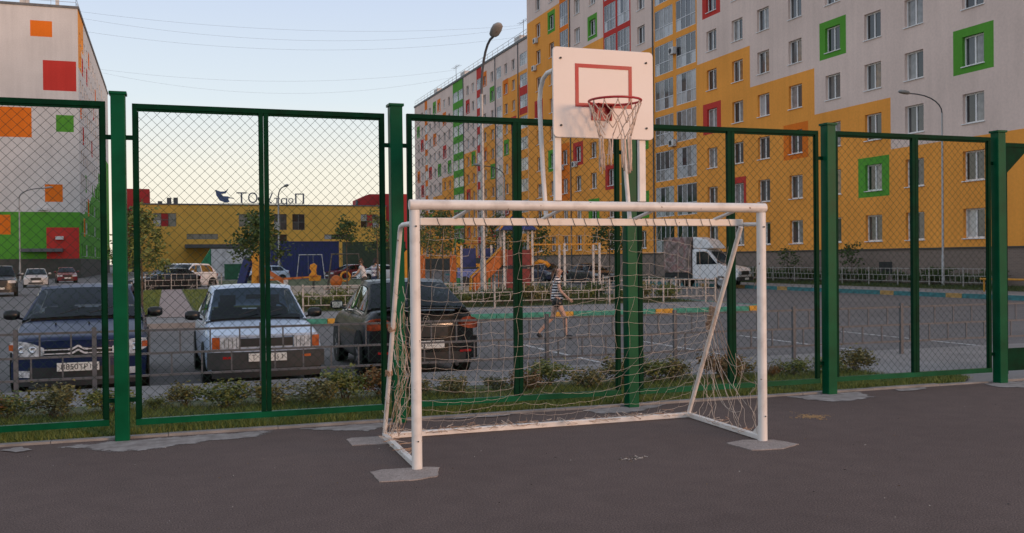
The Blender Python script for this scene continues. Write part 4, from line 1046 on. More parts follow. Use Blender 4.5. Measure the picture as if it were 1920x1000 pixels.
    rw = strip(6, 8, 0, 0, .03, .97, .006).build('rear_window', gm, t, smooth=True)
    if detail:
        for sx in (-.42, .12):
            p = [top(wsb + .03 + k * .02, hz_ + .03 + .018 * k, gb * .9, sx + .09 * k, .03) for k in range(6)]
            MB().tube(p, .008, 5).build('wiper', DARK, ws)
    y0, y1 = wsb + .42, rb - .30; nw = sp.get('nwin', 2)
    for sx in (-1, 1):
        for k in range(nw):
            a = y0 + (y1 - y0) * k / nw + .04; c = y0 + (y1 - y0) * (k + 1) / nw - .04
            g_ = MB().grid([[side(a + (c - a) * i / 6, .16 + .68 * j / 4, sx, .008) for j in range(5)] for i in range(7)]).build('side_window', gm, t, smooth=True)
            if sp.get('chrome') and detail: MB().tube([side(a + (c - a) * i / 6, .10, sx, .012) for i in range(7)], .012, 5).build('trim', CHROME, g_)
    # cabin seen through the glass
    cab_ = MB(); fy_ = wst + .35
    for sx in (-1, 1):
        x = sx * hw * .42
        cab_.box(x - .22, x + .22, fy_ + .1, fy_ + .24, bz - .25, bz + .16).box(x - .12, x + .12, fy_ + .13, fy_ + .22, bz + .20, bz + .36).box(x - .02, x + .02, fy_ + .16, fy_ + .19, bz + .15, bz + .21)
        cab_.box(x - .12, x + .12, rt_ - .28, rt_ - .18, bz + .12, bz + .24)
    cab_.box(-hw * .78, hw * .78, rt_ - .3, rt_ - .16, bz - .2, bz + .11)
    cab_.box(-hw * .80, hw * .80, wsb + .25, wsb + .62, bz - .2, hz_ + .06)
    if detail: cab_.tube([(hw * .42 + .18 * math.cos(a), wsb + .72 + .05 * math.sin(a), hz_ + .06 + .17 * math.sin(a)) for a in [2 * math.pi * k / 20 for k in range(20)]], .016, 6, closed=True)
    cab_.box(-.11, .11, wst - .06, wst - .03, H - .20, H - .13)
    cab_.build('interior', SEAT, t)
    # wheels
    wr = sp.get('wr', .30)
    tyre = MB().lathe([(wr * .62, -.09), (wr * .93, -.095), (wr, -.07), (wr, .07), (wr * .93, .095), (wr * .62, .09)], 22, 0, 'x')
    tm = tyre.mesh('wheel', RUBBER, True)
    rimb = MB().lathe([(0, .075), (wr * .18, .08), (wr * .2, .06), (wr * .55, .055), (wr * .63, .085), (wr * .64, -.08)], 20, 0, 'x')
    for k in range(5):
        a = 2 * math.pi * k / 5; rimb.bar((.07, wr * .1 * math.cos(a), wr * .1 * math.sin(a)), (.07, wr * .6 * math.cos(a), wr * .6 * math.sin(a)), .05, .03)
    rm = rimb.mesh('rim', RIM)
    am = MB().lathe([(wr * 1.16, .0), (wr * 1.16, .02), (wr * .2, .02)], 24, 0, 'x').mesh('wheel_arch', RUBBER)
    for sx in (-1, 1):
        for y in (yF + sp['ax'][0], yR - sp['ax'][1]):
            o = obj('wheel', tm, t, (sx * (hw - .085), y, wr), 0 if sx > 0 else R(180)); obj('rim', rm, o)
            obj('wheel_arch', am, t, (sx * (hw - .012), y, wr + .03), 0 if sx > 0 else R(180))
    # mirrors
    for sx in (-1, 1):
        c = (sx * (hw + .10), wsb + .48, bz + .09)
        mm = MB().lathe([(0, -.105), (.05, -.10), (.072, -.06), (.078, 0), (.072, .06), (.05, .10), (0, .105)], 14, 0, 'x', (0, 0, 0))
        for i, v in enumerate(mm.v): mm.v[i] = (v[0] * 1.05, v[1] * (.95 if v[1] < 0 else .35), v[2])
        o = mm.build('wing_mirror', sp.get('mirror', paint), t, c, smooth=True)
        MB().bar((-sx * .14, .05, -.07), (-sx * .03, .0, -.03), .05, .03).build('arm', DARK, o)
        MB().box(-.085, .085, .03, .036, -.05, .05).build('mirror_glass', CHROME, o)
    # end patches
    def ep(front, xs, zt, zbt, off, th=.03, rows=3):
        g_ = MB(); s = -1 if front else 1; P = []
        for j in range(rows + 1):
            P.append([(x, (sweep(x, yF if front else yR)) + s * off, zt[i] + (zbt[i] - zt[i]) * j / rows) for i, x in enumerate(xs)])
        g_.grid(P); back = [[(p[0], p[1] - s * th, p[2]) for p in row] for row in P]
        loop = P[0] + [r[-1] for r in P[1:]] + P[-1][::-1][1:] + [r[0] for r in P[::-1][1:-1]]
        loop2 = back[0] + [r[-1] for r in back[1:]] + back[-1][::-1][1:] + [r[0] for r in back[::-1][1:-1]]
        g_.grid([loop + [loop[0]], loop2 + [loop2[0]]]); return g_
    def lin(a, b, n=7): return [a + (b - a) * k / (n - 1) for k in range(n)]
    def patch(name, front, x0, x1, z1, z0, off, mat, parent=None, th=.03, zt=None, zbt=None, n=7, smooth=False):
        xs = lin(x0, x1, n); return ep(front, xs, zt or [z1] * n, zbt or [z0] * n, off, th).build(name, mat, parent or t, autosmooth=35)
    sp['fn'](t, patch, lin, hw, yF, yR, sweep, MB, paint, sp)
    return t
def plate(t, y, z, txt, front, x=0, w=.52, h=.112, size=.105):
    p = MB().box(-w / 2, w / 2, -.008, .008, -h / 2, h / 2).build('number_plate', PLATE, t, (x, y, z), 0 if front else R(180), bevel=.003)
    if txt:
        for s, xx, sz in txt: obj('plate_text', textmesh(s, sz, INK, .001, 'plate_text'), p, (xx, -.0095, -.002), (R(90), 0, 0))
    return p

def fn_blue(t, patch, lin, hw, yF, yR, sw, MB, paint, sp):
    patch('bumper', 1, -hw * .95, hw * .95, .50, .22, .05, paint, th=.09, n=15, zt=[.47] + [.50] * 13 + [.47])
    patch('lower_grille', 1, -.62, .62, .40, .20, .058, DARK, th=.02, n=11)
    patch('bumper_lip', 1, -hw * .9, hw * .9, .225, .15, .055, DARK, th=.09, n=13)
    for s in (-1, 1):
        xs = [s * x for x in (.42, .86)]
        h = patch('headlight', 1, xs[0], xs[1], 0, 0, .02, LAMPC, th=.05, zt=[.655, .69, .715, .735, .745, .745, .735], zbt=[.565, .545, .535, .535, .545, .57, .61])
        for x, r in ((.56, .045), (.70, .05)):
            MB().lathe([(r, -.008), (r * .8, -.012), (r * .5, .0), (0, .004)], 14, 0, 'y', (s * x, sw(s * x, yF) - .024, .635)).build('reflector', CHROME, h)
        patch('fog_lamp', 1, s * .60, s * .74, .36, .27, .066, LAMPC, th=.02)
        patch('indicator', 1, s * .80, s * .87, .70, .62, .026, AMB, th=.02)
    gr = patch('grille', 1, -.40, .40, .655, .555, .018, BLACK, n=9)
    for k, z in enumerate((.632, .578)):
        c = MB(); P = [(-.44, z), (-.12, z + .004), (-.075, z + .006), (0, z + .052), (.075, z + .006), (.12, z + .004), (.44, z)]
        for a, b in zip(P, P[1:]):
            wd = .012 if abs((a[0] + b[0]) / 2) > .11 else .024
            c.bar((a[0], sw(a[0], yF) - .032, a[1]), (b[0], sw(b[0], yF) - .032, b[1]), .012, wd)
        c.build('chevron_bar', TRIM, gr)  # pale non-metal colour stands in for the bright reflection in chrome
    plate(t, yF - .075, .405, [('В', -.185, .09), ('850', -.075, .105), ('ТР', .065, .09), ('152', .19, .075)], True)
    for x in (-.33, .1): MB().tube([(x, yF + .72, .93), (x, yF + .73, .955)], .012, 8).build('washer_jet', DARK, t)
    patch('tail_light', 0, .45, .8, .95, .75, .01, REDL); patch('tail_light', 0, -.8, -.45, .95, .75, .01, REDL)
def fn_lada(t, patch, lin, hw, yF, yR, sw, MB, paint, sp):
    BUM = M('bumper_grey', (.035, .036, .038), .6, .2, 10)
    patch('bumper', 1, -hw * .97, hw * .97, .53, .30, .085, BUM, th=.14, n=15)
    patch('front_skirt', 1, -hw * .9, hw * .9, .31, .17, .05, DARK, th=.08, n=13)
    patch('grille', 1, -.36, .36, .715, .60, .012, DARK, n=9)
    for s in (-1, 1):
        h = patch('headlight', 1, s * .37, s * .63, .735, .575, .02, LAMPC, n=6)
        for k in range(4): x = s * (.41 + .055 * k); MB().bar((x, sw(x, yF) - .023, .59), (x, sw(x, yF) - .023, .72), .006).build('lens_rib', CHROME, h)
        patch('indicator', 1, s * .635, s * .735, .735, .575, .018, AMB, n=5)
        patch('bumper_lamp', 1, s * .48, s * .60, .475, .44, .09, AMB if s > 0 else REDL, th=.02, n=4)
    plate(t, yF - .10, .455, [('Т', -.19, .09), ('5', .135, .075), ('3', .195, .075)], True)
    for k in range(3): pass
    patch('hood_edge', 1, -hw * .86, hw * .86, .765, .738, .004, paint, n=11)
    patch('tail_light', 0, .4, .75, .85, .65, .01, REDL); patch('tail_light', 0, -.75, -.4, .85, .65, .01, REDL)
def fn_dark(t, patch, lin, hw, yF, yR, sw, MB, paint, sp):
    patch('bumper', 0, -hw * .96, hw * .96, .62, .28, .075, paint, th=.12, n=15)
    patch('bumper_insert', 0, -.62, .62, .40, .24, .082, DARK, th=.03, n=11)
    for s in (-1, 1):
        TL = M('tail_lens', (.09, .012, .008), .12, .6, 9, hue=(.24, .05, .02))  # orange reflection is mixed into the lens red
        patch('tail_light', 0, s * .52, s * .87, 0, 0, .012, TL, th=.05, zt=[.86, .89, .91, .915, .91, .89, .86], zbt=[.80, .77, .75, .735, .73, .73, .74])
        patch('reflector', 0, s * .52, s * .72, .42, .385, .088, REDL, th=.02)
    patch('plate_recess', 0, -.34, .34, .80, .63, .006, DARK, n=7)
    patch('chrome_strip', 0, -.42, .42, .825, .80, .016, CHROME, n=9)
    y = yR
    MB().lathe([(.05, 0), (.05, .012), (.038, .012), (.038, 0)], 16, 0, 'y', (0, y + .005, .90)).bar((-.03, y + .012, .895), (.03, y + .012, .91), .012).build('emblem', CHROME, t)
    sp_ = MB(); P = [(-.66, sw(.66, yR) - .10, .985), (-.5, yR - .07, 1.045), (0, yR - .035, 1.06), (.5, yR - .07, 1.045), (.66, sw(.66, yR) - .10, .985)]
    for a, b in zip(P, P[1:]): sp_.bar(a, b, .15, .028)
    sp_.build('spoiler', paint, t, bevel=.008)
    p = plate(t, yR + .088, .52, [('С', -.19, .08), ('065', -.09, .085), ('СС', .05, .08)], False)
    MB().tube([(-.45, yR + .02, .22), (-.45, yR + .1, .215)], .03, 10).build('exhaust', CHROME, t)
def fn_far(t, patch, lin, hw, yF, yR, sw, MB, paint, sp):
    patch('bumper', 1, -hw * .95, hw * .95, .52, .24, .05, sp.get('bump', paint), th=.09, n=11)
    patch('grille', 1, -.36, .36, sp['nose'] - .06, .56, .012, DARK, n=7)
    patch('lower_grille', 1, -.5, .5, .40, .27, .058, DARK, th=.02, n=7)
    for s in (-1, 1):
        patch('headlight', 1, s * .42, s * .82, sp['nose'] - .05, sp['nose'] - .20, .016, LAMPC, n=6)
        patch('tail_light', 0, s * .52, s * .86, sp['tail'] - .06, sp['tail'] - .24, .016, REDL, n=5)
    patch('bumper', 0, -hw * .95, hw * .95, .58, .26, .05, sp.get('bump', paint), th=.09, n=11)
    plate(t, yF - .07, .46, None, True); plate(t, yR + .07, .62, None, False)

def paintm(name, c, rough=.28): return M(name, c, rough, .06, 3, coat=.25, spec=.4)
PBLUE = M('paint_blue', (.007, .016, .060), .32, .06, 3, coat=.08, spec=.22); PSIL = paintm('paint_silver_blue', (.46, .56, .70), .34); PDARK = M('paint_dark', (.010, .011, .013), .25, .06, 3, coat=.04, spec=.22); PWHT = paintm('paint_white', (.80, .80, .81)); PBLK = paintm('paint_black', (.010, .011, .014)); PRED = paintm('paint_wine', (.16, .012, .018)); PSILV = paintm('paint_silver', (.45, .45, .44)); PGRY = paintm('paint_grey', (.10, .105, .115)); PNAVY = paintm('paint_navy', (.012, .018, .05))
hatch = dict(L=4.26, W=1.77, H=1.44, nose=.80, cowl=.98, belt=.95, deck=1.04, tail=1.02, ws=(1.12, 1.98), rw=(.30, .75), ax=(.88, .77), wr=.31)
car('dark blue hatchback with chrome chevrons on its nose, parked behind the left fence post', (-1.17, 14.4 + 2.13, YARD), R(1), dict(hatch, paint=PBLUE, fn=fn_blue, mirror=BLACK, swf=.30, gb=.91, gr=.71), 'cars parked along the court railing')
car('silver blue boxy hatchback parked nose-on behind the fence mullion, left of the goal', (1.28, 14.15 + 2.0, YARD), R(1.0), dict(hatch, L=4.0, W=1.65, H=1.40, nose=.765, cowl=.90, belt=.885, deck=.98, tail=.92, ws=(1.15, 1.88), rw=(.42, .95), ax=(.80, .78), wr=.28, swf=.10, swr=.08, gb=.90, gr=.72, paint=PSIL, mirror=BLACK, fn=fn_lada), 'cars parked along the court railing')
car('black saloon parked tail-on behind the left goal upright', (3.70, 14.35 + 2.08, YARD), R(180 - 1.0), dict(hatch, L=4.15, W=1.74, H=1.46, nose=.80, cowl=.98, belt=.95, deck=1.03, tail=1.01, ws=(1.2, 2.0), rw=(.48, 1.20), ax=(.88, .95), paint=PDARK, fn=fn_dark, chrome=True, mirror=PDARK, swr=.24, gb=.90, gr=.70), 'cars parked along the court railing')
sed = dict(hatch, L=4.5, W=1.74, H=1.43, ws=(1.25, 2.05), rw=(.62, 1.25), deck=1.0, tail=.97, fn=fn_far)
suv = dict(hatch, L=4.5, W=1.84, H=1.70, nose=.95, cowl=1.12, belt=1.10, deck=1.18, tail=1.12, ws=(1.15, 1.95), rw=(.22, .62), wr=.36, zb=.28, fn=fn_far)
far = [
 ('dark suv cut by the left edge of the picture, on the far asphalt', (-9.0, 62.5), R(8), dict(suv, paint=PBLK), 'suv'),
 ('silver saloon parked facing us on the far left asphalt', (-9.6, 84.5), R(6), dict(sed, paint=PSILV), 'car'),
 ('wine red car parked behind the silver saloon at the far left', (-9.0, 102), R(8), dict(hatch, paint=PRED, fn=fn_far), 'car'),
 ('black hatchback side-on behind the pale railing and the young tree', (-.2, 63.6), R(-62), dict(hatch, paint=PBLK, fn=fn_far, L=4.3), 'car'),
 ('white crossover with red tail light behind the black hatchback', (1.2, 67.5), R(-40), dict(suv, paint=PWHT), 'suv'),
 ('second white crossover, farther back and left of its twin', (.6, 74), R(-40), dict(suv, paint=PWHT), 'suv'),
 ('pale blue car half hidden behind the lamp pole near the blue container', (8.0, 88), R(-80), dict(hatch, paint=PSIL, fn=fn_far), 'car'),
 ('white car behind the two people in white shirts', (17.6, 86), R(-75), dict(sed, paint=PWHT), 'car'),
 ('wine red car next to the white one behind the two people', (16.0, 92), R(-70), dict(hatch, paint=PRED, fn=fn_far), 'car'),
 ('grey car parked by the far block behind the yellow play arch', (27.5, 92), R(4), dict(hatch, paint=PGRY, fn=fn_far), 'car'),
 ('dark car parked along the drive behind the walking woman', (28.2, 72), R(3), dict(hatch, paint=PNAVY, fn=fn_far), 'car'),
 ('black car parked along the drive just beyond the delivery truck', (28.6, 64.5), R(3), dict(sed, paint=PBLK), 'car'),
]
for lab, (x, y), r_, sp_, ct in far: car(lab, (x, y, YARD), r_, dict(sp_, cat=ct), 'cars parked about the yard', detail=False)

# ------------------------------------------------------------------ delivery truck
TR = thing('delivery_truck', 'small white delivery truck with printed box body parked before the yellow block', 'truck', (29.5, 50.6, YARD), R(36))
PRINT = bpy.data.materials.new('box_print'); PRINT.use_nodes = True
n_ = PRINT.node_tree.nodes; l_ = PRINT.node_tree.links; t_ = n_.new('ShaderNodeTexCoord'); a_ = n_.new('ShaderNodeTexNoise'); a_.inputs['Scale'].default_value = 2.2; a_.inputs['Detail'].default_value = 3
r_ = n_.new('ShaderNodeValToRGB'); l_.new(t_.outputs['Object'], a_.inputs['Vector']); l_.new(a_.outputs['Fac'], r_.inputs[0])
for i, (p, c) in enumerate([(.35, (.14, .10, .085)), (.47, (.25, .18, .16)), (.53, (.36, .28, .27)), (.58, (.28, .13, .12)), (.66, (.24, .19, .17))]):
    e = r_.color_ramp.elements[i] if i < 2 else r_.color_ramp.elements.new(p)
    e.position = p; e.color = (*c, 1)
l_.new(r_.outputs[0], n_['Principled BSDF'].inputs['Base Color'])
# local: front towards -y
MB().box(-1.0, 1.0, .15, 1.75, .85, 2.75).build('cargo_box', PRINT, TR, bevel=.03)
MB().box(-.95, .95, .1, 1.7, .55, .84).build('chassis', DARK, TR)
cabp = [(-1.02, .45), (-1.02, .92), (-.95, 1.08), (-.32, 1.22), (.05 - .62 + .75 - .18, 2.02), (.06, 2.08), (.13, 2.06)]
cp = [(-1.85, .45), (-1.88, .92), (-1.8, 1.08), (-1.15, 1.25), (-.62, 2.02), (-.5, 2.10), (.08, 2.10), (.08, .45)]
cb = MB(); nC = len(cp)
cb.add([(-.96, y, z) for y, z in cp] + [(.96, y, z) for y, z in cp], [tuple(range(nC)), tuple(range(nC, 2 * nC))[::-1]] + [(i, nC + i, nC + (i + 1) % nC, (i + 1) % nC) for i in range(nC)])
cab = cb.build('cab', PWHT, TR, bevel=.07)
MB().add([(-.82, -1.13, 1.31), (.82, -1.13, 1.31), (.72, -.68, 1.98), (-.72, -.68, 1.98)], [(0, 1, 2, 3)]).build('windscreen', GLASS0, TR)
for s in (-1, 1):
    MB().add([(s * .968, -1.0, 1.30), (s * .968, -.12, 1.28), (s * .968, -.12, 1.95), (s * .968, -.56, 1.97)], [(0, 1, 2, 3)]).build('side_window', GLASS0, TR)
    MB().box(s * 1.0 - .04, s * 1.0 + .12 * s + .04, -1.15, -1.05, 1.35, 1.75).build('wing_mirror', DARK, TR)
    MB().box(s * .55, s * .85, -1.90, -1.86, .74, .92).build('headlight', LAMPC, TR)
    for y in (-1.15, 1.15):
        o = MB().lathe([(.2, -.1), (.33, -.1), (.36, -.06), (.36, .06), (.33, .1), (.2, .1)], 20, 0, 'x').build('wheel', RUBBER, TR, (s * .86, y, .36), smooth=True)
        MB().lathe([(0, .06 * s), (.2, .09 * s), (.21, 0)], 16, 0, 'x').build('rim', RIM, o)
MB().box(-.5, .5, -1.90, -1.87, .72, .92).build('grille', DARK, TR)
MB().box(-.98, .98, -1.95, -1.82, .40, .62).build('bumper', DARK, TR, bevel=.03)
MB().box(-.26, .26, -1.965, -1.955, .46, .57).build('number_plate', PLATE, TR)
fp = [(-.85, 2.12), (-.55, 2.60), (.08, 2.78), (.08, 2.12)]
fb = MB(); fb.add([(-.88, y, z) for y, z in fp] + [(.88, y, z) for y, z in fp], [(0, 1, 2, 3), (7, 6, 5, 4), (0, 4, 5, 1), (1, 5, 6, 2), (2, 6, 7, 3), (3, 7, 4, 0)])
fb.build('wind_deflector', PWHT, TR, bevel=.08)
MB().box(-.6, .6, -.72, -.66, 2.24, 2.31).build('deflector_slot', DARK, TR)

for o in TR.children:
    if o.name.split('.')[0] in ('cab', 'windscreen', 'side_window', 'wing_mirror', 'headlight', 'grille', 'bumper', 'number_plate', 'wind_deflector', 'deflector_slot'): o.scale.y = 1.32
    if o.name.startswith('wheel') and o.location.y < 0: o.location.y *= 1.32
TR.scale = (1.08, 1.08, 1.08)

# ------------------------------------------------------------------ street lamps
def lamp(lab, x, y, h, arm, rr=.07, z=0, bend=1.2, head=.55, tilt=-8, fat=1.0):
    t = thing('street_lamp', lab, 'street lamp', (x, y, z), 0, 'street lamps')
    ax, ay = arm; L = math.hypot(ax, ay); dx, dy = ax / L, ay / L
    hh = h - bend
    MB().tube([(0, 0, 0), (0, 0, 1.6), (0, 0, 1.62), (0, 0, hh)], [rr * 1.3, rr * 1.25, rr, rr * .75], 12).build('pole', GAL, t, autosmooth=40)
    P = [(0, 0, hh - .05)] + [(dx * L * (1 - math.cos(a)) * .5 + dx * L * .5 * (k / 7) ** 2, dy * L * (1 - math.cos(a)) * .5 + dy * L * .5 * (k / 7) ** 2, hh + bend * math.sin(a)) for k, a in enumerate([R(90) * q / 7 for q in range(1, 8)], 1)]
    MB().tube(P, rr * .55, 8).build('arm', GREYM, t, autosmooth=60)
    e = Vector(P[-1]); hd = MB(); 
    hd.lathe([(0, 0), (.10, .02), (.15, .10), (.17, .3), (.15, .5), (.08, .6), (0, .62)], 14, 0, 'y')
    for i, v in enumerate(hd.v): hd.v[i] = (v[0] * fat, -v[1] * head / .6, v[2] * .75 if v[2] > 0 else v[2] * .5)
    ho = hd.build('lamp_head', M('lamp_housing', (.30, .29, .28), .5, .1, 5), t, tuple(e), (R(tilt), 0, math.atan2(-dx, dy) + math.pi) , smooth=True)
    gb_ = MB().lathe([(.13, 0), (.10, -.05), (0, -.07)], 14); 
    gb_.build('lamp_glass', M('lamp_lens', (.22, .18, .15), .15, .2, 6), ho, (0, -.3 * head / .6, -.02), smooth=True)
    return t
lamp('tall street lamp with curved arm rising left of the backboard', 10.84, 34.0, 9.45, (.10, -1.1), .085, 0, 1.85, .62, -34, 1.25)
lamp('street lamp with arm reaching left before the yellow facade at the right', 37.9, 40.6, 9.9, (-1.9, .2), .06, 0, .95, .62)
lamp('thin street lamp in front of the left block\'s end wall', -14.2, 112, 9.6, (2.4, -.4), .08, YARD, 1.0, .8)
lamp('thin lamp pole before the shopping centre, between the young trees', 9.3, 88, 8.1, (.4, -1.2), .09, 0, .8, .7)
lamp('street lamp by the far block whose head shows under the backboard', 26.8, 78, 9.6, (-1.9, .1), .07, YARD, .9, .7)
# ------------------------------------------------------------------ vegetation
def leaf_cloud(centres, n, size, seed, spread, mb=None, flat=.6, aspect=1.7):
    rn = random.Random(seed); mb = mb or MB()
    for k in range(n):
        c, s = rn.choice(centres)
        p = Vector((rn.gauss(c[0], s * spread), rn.gauss(c[1], s * spread), rn.gauss(c[2], s * spread * .85)))
        d = Vector((rn.gauss(0, 1), rn.gauss(0, 1), rn.gauss(-.15, .6))).normalized(); u = d.cross(Vector((rn.gauss(0, 1), rn.gauss(0, 1), rn.gauss(0, 1)))).normalized()
        q = size * rn.uniform(.6, 1.35); w = u * q / aspect / 2; nn = d.cross(u) * q * .12
        mb.add([p, p + d * q * .5 + w + nn, p + d * q, p + d * q * .5 - w + nn], [(0, 1, 2, 3)])
    return mb
TREE = {}
def tree_meshes(seed, h, cw, z0, leaves, leaf, sparse=.5):
    rn = random.Random(seed); tr = MB(); tips = []
    tr.tube([(0, 0, 0), (.01, 0, h * .35), (rn.uniform(-.05, .05), rn.uniform(-.05, .05), h * .7), (rn.uniform(-.08, .08), rn.uniform(-.08, .08), h * .95)], [.035 * h / 3, .028 * h / 3, .018 * h / 3, .006], 7)
    nb_ = 15
    for k in range(nb_):
        f = k / (nb_ - 1); z = z0 + (h * .9 - z0) * f; a = k * 2.4 + rn.uniform(-.4, .4); L = cw * (1 - .65 * f) * rn.uniform(.6, 1.1)
        e = (L * math.cos(a), L * math.sin(a), z + L * rn.uniform(.4, .9)); m = (L * .5 * math.cos(a), L * .5 * math.sin(a), z + L * .22)
        tr.tube([(0, 0, z), m, e], [.012, .009, .004], 5)
        for q in (.45, .75, 1.0): tips.append(((e[0] * q, e[1] * q, z + (e[2] - z) * q), .16 * cw + .04))
        for j in range(2):
            a2 = a + rn.choice([-.7, .7]); e2 = (m[0] + L * .4 * math.cos(a2), m[1] + L * .4 * math.sin(a2), m[2] + L * .3); tr.tube([m, e2], [.007, .003], 4); tips.append((e2, .14 * cw + .03))
    tips.append(((0, 0, h), .1 * cw))
    tips = [t for t in tips if rn.random() > sparse * .35]
    cr = leaf_cloud(tips, leaves, leaf, seed + 9, .8)
    return tr, cr
LF = {'g': leafmat('leaf_green', (.035, .06, .016), (.08, .125, .035)), 'y': leafmat('leaf_yellow_green', (.055, .085, .018), (.22, .24, .07)), 'o': leafmat('leaf_olive', (.06, .06, .02), (.27, .24, .09)), 'r': leafmat('leaf_rust', (.13, .06, .025), (.22, .15, .055))}
def tree(lab, x, y, h, cw, z0, leaves, leaf, mat, seed, z=0, name='young_tree', sparse=.5):
    t = thing(name, lab, 'tree', (x, y, z), 0, 'young trees round the yard'); tr, cr = tree_meshes(seed, h, cw, z0, leaves, leaf, sparse)
    tr.build('trunk', BARK, t, autosmooth=60); cr.build('crown', LF[mat], t)
tree('leafy young tree beside the left fence post, before the parked white cars', -.72, 31.9, 3.35, .95, 1.1, 1500, .13, 'y', 1)
tree('bushy young tree behind the silver hatchback, before the shopping centre', 3.2, 37.0, 3.5, 1.1, 1.3, 1500, .15, 'g', 2)
tree('slim young tree just right of the fence mullion, by the blue container', 9.0, 52, 4.0, .8, 2.4, 420, .18, 'g', 3)
tree('sparse young tree left of the second fence post, before the mall', 8.6, 42, 3.9, .9, 1.9, 420, .13, 'y', 4)
tree('sparse leafy tree behind the yellow play arch', 12.6, 46, 4.2, 1.3, 1.6, 900, .15, 'g', 5)
tree('thin tree behind the lamp pole, left of the playset roof', 14.6, 56, 4.6, 1.3, 1.8, 800, .17, 'y', 6)
tree('young tree behind the playset\'s yellow monkey bars', 18.2, 54, 4.2, 1.2, 1.9, 800, .17, 'g', 7)
tree('young tree left of the goal\'s middle fence post, before the facade', 20.0, 52.5, 4.1, 1.2, 1.7, 800, .17, 'g', 8, YARD)
tree('bushy young tree left of the white delivery truck', 24.5, 52.5, 4.0, 1.5, 1.9, 1000, .17, 'g', 9, YARD)
tree('low young tree at the plinth right of the fourth fence post', 38.3, 48.3, 2.3, .8, .9, 300, .16, 'g', 10)
tree('low young tree at the plinth just right of the goal upright', 38.2, 54.5, 2.2, .9, .8, 260, .16, 'g', 11)
tree('small tree beside the far left block behind the red car', -4.6, 118, 5.0, 1.8, 1.4, 500, .34, 'g', 12, YARD)
tree('tree beside the refuse container under the mall', 9.8, 112, 6.0, 2.2, 1.6, 700, .34, 'g', 13, YARD)
tree('tree before the mall\'s right end under the red windows', 26.0, 120, 6.5, 2.4, 2.0, 700, .36, 'g', 14, YARD)

# low shrubs along the fence
shv = []
for s in range(5):
    rn = random.Random(100 + s); st_ = MB(); tips = []
    for k in range(16):
        a = rn.uniform(0, 6.28); L = rn.uniform(.12, .30); h = rn.uniform(.22, .46)
        e = (L * math.cos(a), L * math.sin(a) * .8, h); m = (e[0] * .4, e[1] * .4, h * .6)
        st_.tube([(rn.gauss(0, .03), rn.gauss(0, .03), 0), m, e], [.005, .004, .002], 4)
        for q in (.55, .75, .9, 1.0): tips.append(((e[0] * q, e[1] * q, h * (.3 + .7 * q)), .055))
    shv.append((st_.mesh('stems', BARK), [leaf_cloud(tips, 1000, .05, 300 + s, 1.0).mesh('foliage', LF[m]) for m in ('o', 'y', 'r', 'g')]))
sx_ = [-2.75 + .425 * k + random.Random(k).uniform(-.12, .12) for k in range(28)]
for i, x in enumerate(sx_):
    rn = random.Random(i * 3 + 1)
    t = thing('low_shrub', '%s low leafy shrub from the left in the bed behind the court fence' % ORD[i], 'shrub', (x, 11.15 + rn.uniform(-.18, .22), .0), rn.uniform(0, 6.28), 'low shrubs between fence and railing')
    sc = rn.uniform(.72, 1.12) * (.55 if i in (6, 15, 24) else 1); t.scale = (sc, sc, sc * rn.uniform(.58, .75))
    v = shv[i % 5]; obj('stems', v[0], t); obj('foliage', v[1][rn.choice([0, 0, 1, 1, 2])], t)
# soil bed under the shrubs
sheet('shrub_bed', [(-14, 10.85), (8.9, 10.85), (8.85, 11.45), (7.5, 11.7), (-14, 11.75)], .012, SOIL)
# hedge plants inside the playground railing
for i in range(26):
    x = 3.2 + i * .6; rn = random.Random(i + 500)
    t = thing('hedge_plant', '%s hedge plant from the left inside the playground railing' % ORD[i], 'shrub', (x, 33.0 + rn.uniform(-.5, .8), 0), rn.uniform(0, 6), 'hedge plants inside the playground railing')
    sc = rn.uniform(1.0, 1.5); t.scale = (sc * 1.2, sc * 1.2, sc); v = shv[(i + 2) % 5]; obj('stems', v[0], t); obj('foliage', v[1][rn.choice([0, 1, 1, 3])], t)
for i in range(22):
    rn = random.Random(i + 700); t = thing('hedge_plant', '%s dark hedge plant from the right along the yellow block\'s plinth' % ORD[i], 'shrub', (38.8 + rn.uniform(-.3, .3), 38 + i * 1.15, 0), rn.uniform(0, 6), 'hedge plants along the plinth')
    sc = rn.uniform(1.3, 2.0); t.scale = (sc, sc * 1.3, sc); v = shv[(i + 1) % 5]; obj('stems', v[0], t); obj('foliage', v[1][3], t)

def grass(name, polyfn, n, hmin, hmax, w, mat, seed, lab, z=0):
    rs = np.random.RandomState(seed); X, Y = polyfn(rs, n); n = len(X)
    h = rs.uniform(hmin, hmax, n) * (.55 + .45 * np.abs(np.sin(X * 2.1 + 1.3 * np.sin(Y * 2.7)) )); a = rs.uniform(0, 6.28, n); ln = rs.normal(0, .5, (n, 2)) * h[:, None]
    dx, dy = np.cos(a) * w / 2, np.sin(a) * w / 2
    v = np.empty((n * 3, 3)); v[0::3] = np.c_[X - dx, Y - dy, np.full(n, z)]; v[1::3] = np.c_[X + dx, Y + dy, np.full(n, z)]; v[2::3] = np.c_[X + ln[:, 0], Y + ln[:, 1], z + h]
    me = bpy.data.meshes.new(name); me.vertices.add(n * 3); me.vertices.foreach_set('co', v.ravel()); me.loops.add(n * 3); me.polygons.add(n)
    me.loops.foreach_set('vertex_index', np.arange(n * 3)); me.polygons.foreach_set('loop_start', np.arange(0, n * 3, 3)); me.polygons.foreach_set('loop_total', np.full(n, 3))
    me.materials.append(mat); me.update(calc_edges=True); me.validate()
    return tag(obj(name, me), lab, 'grass', None, 'stuff')
GRS = leafmat('grass_blades', (.06, .11, .02), (.24, .27, .075)); GRD = leafmat('grass_dark', (.03, .05, .014), (.08, .10, .03))
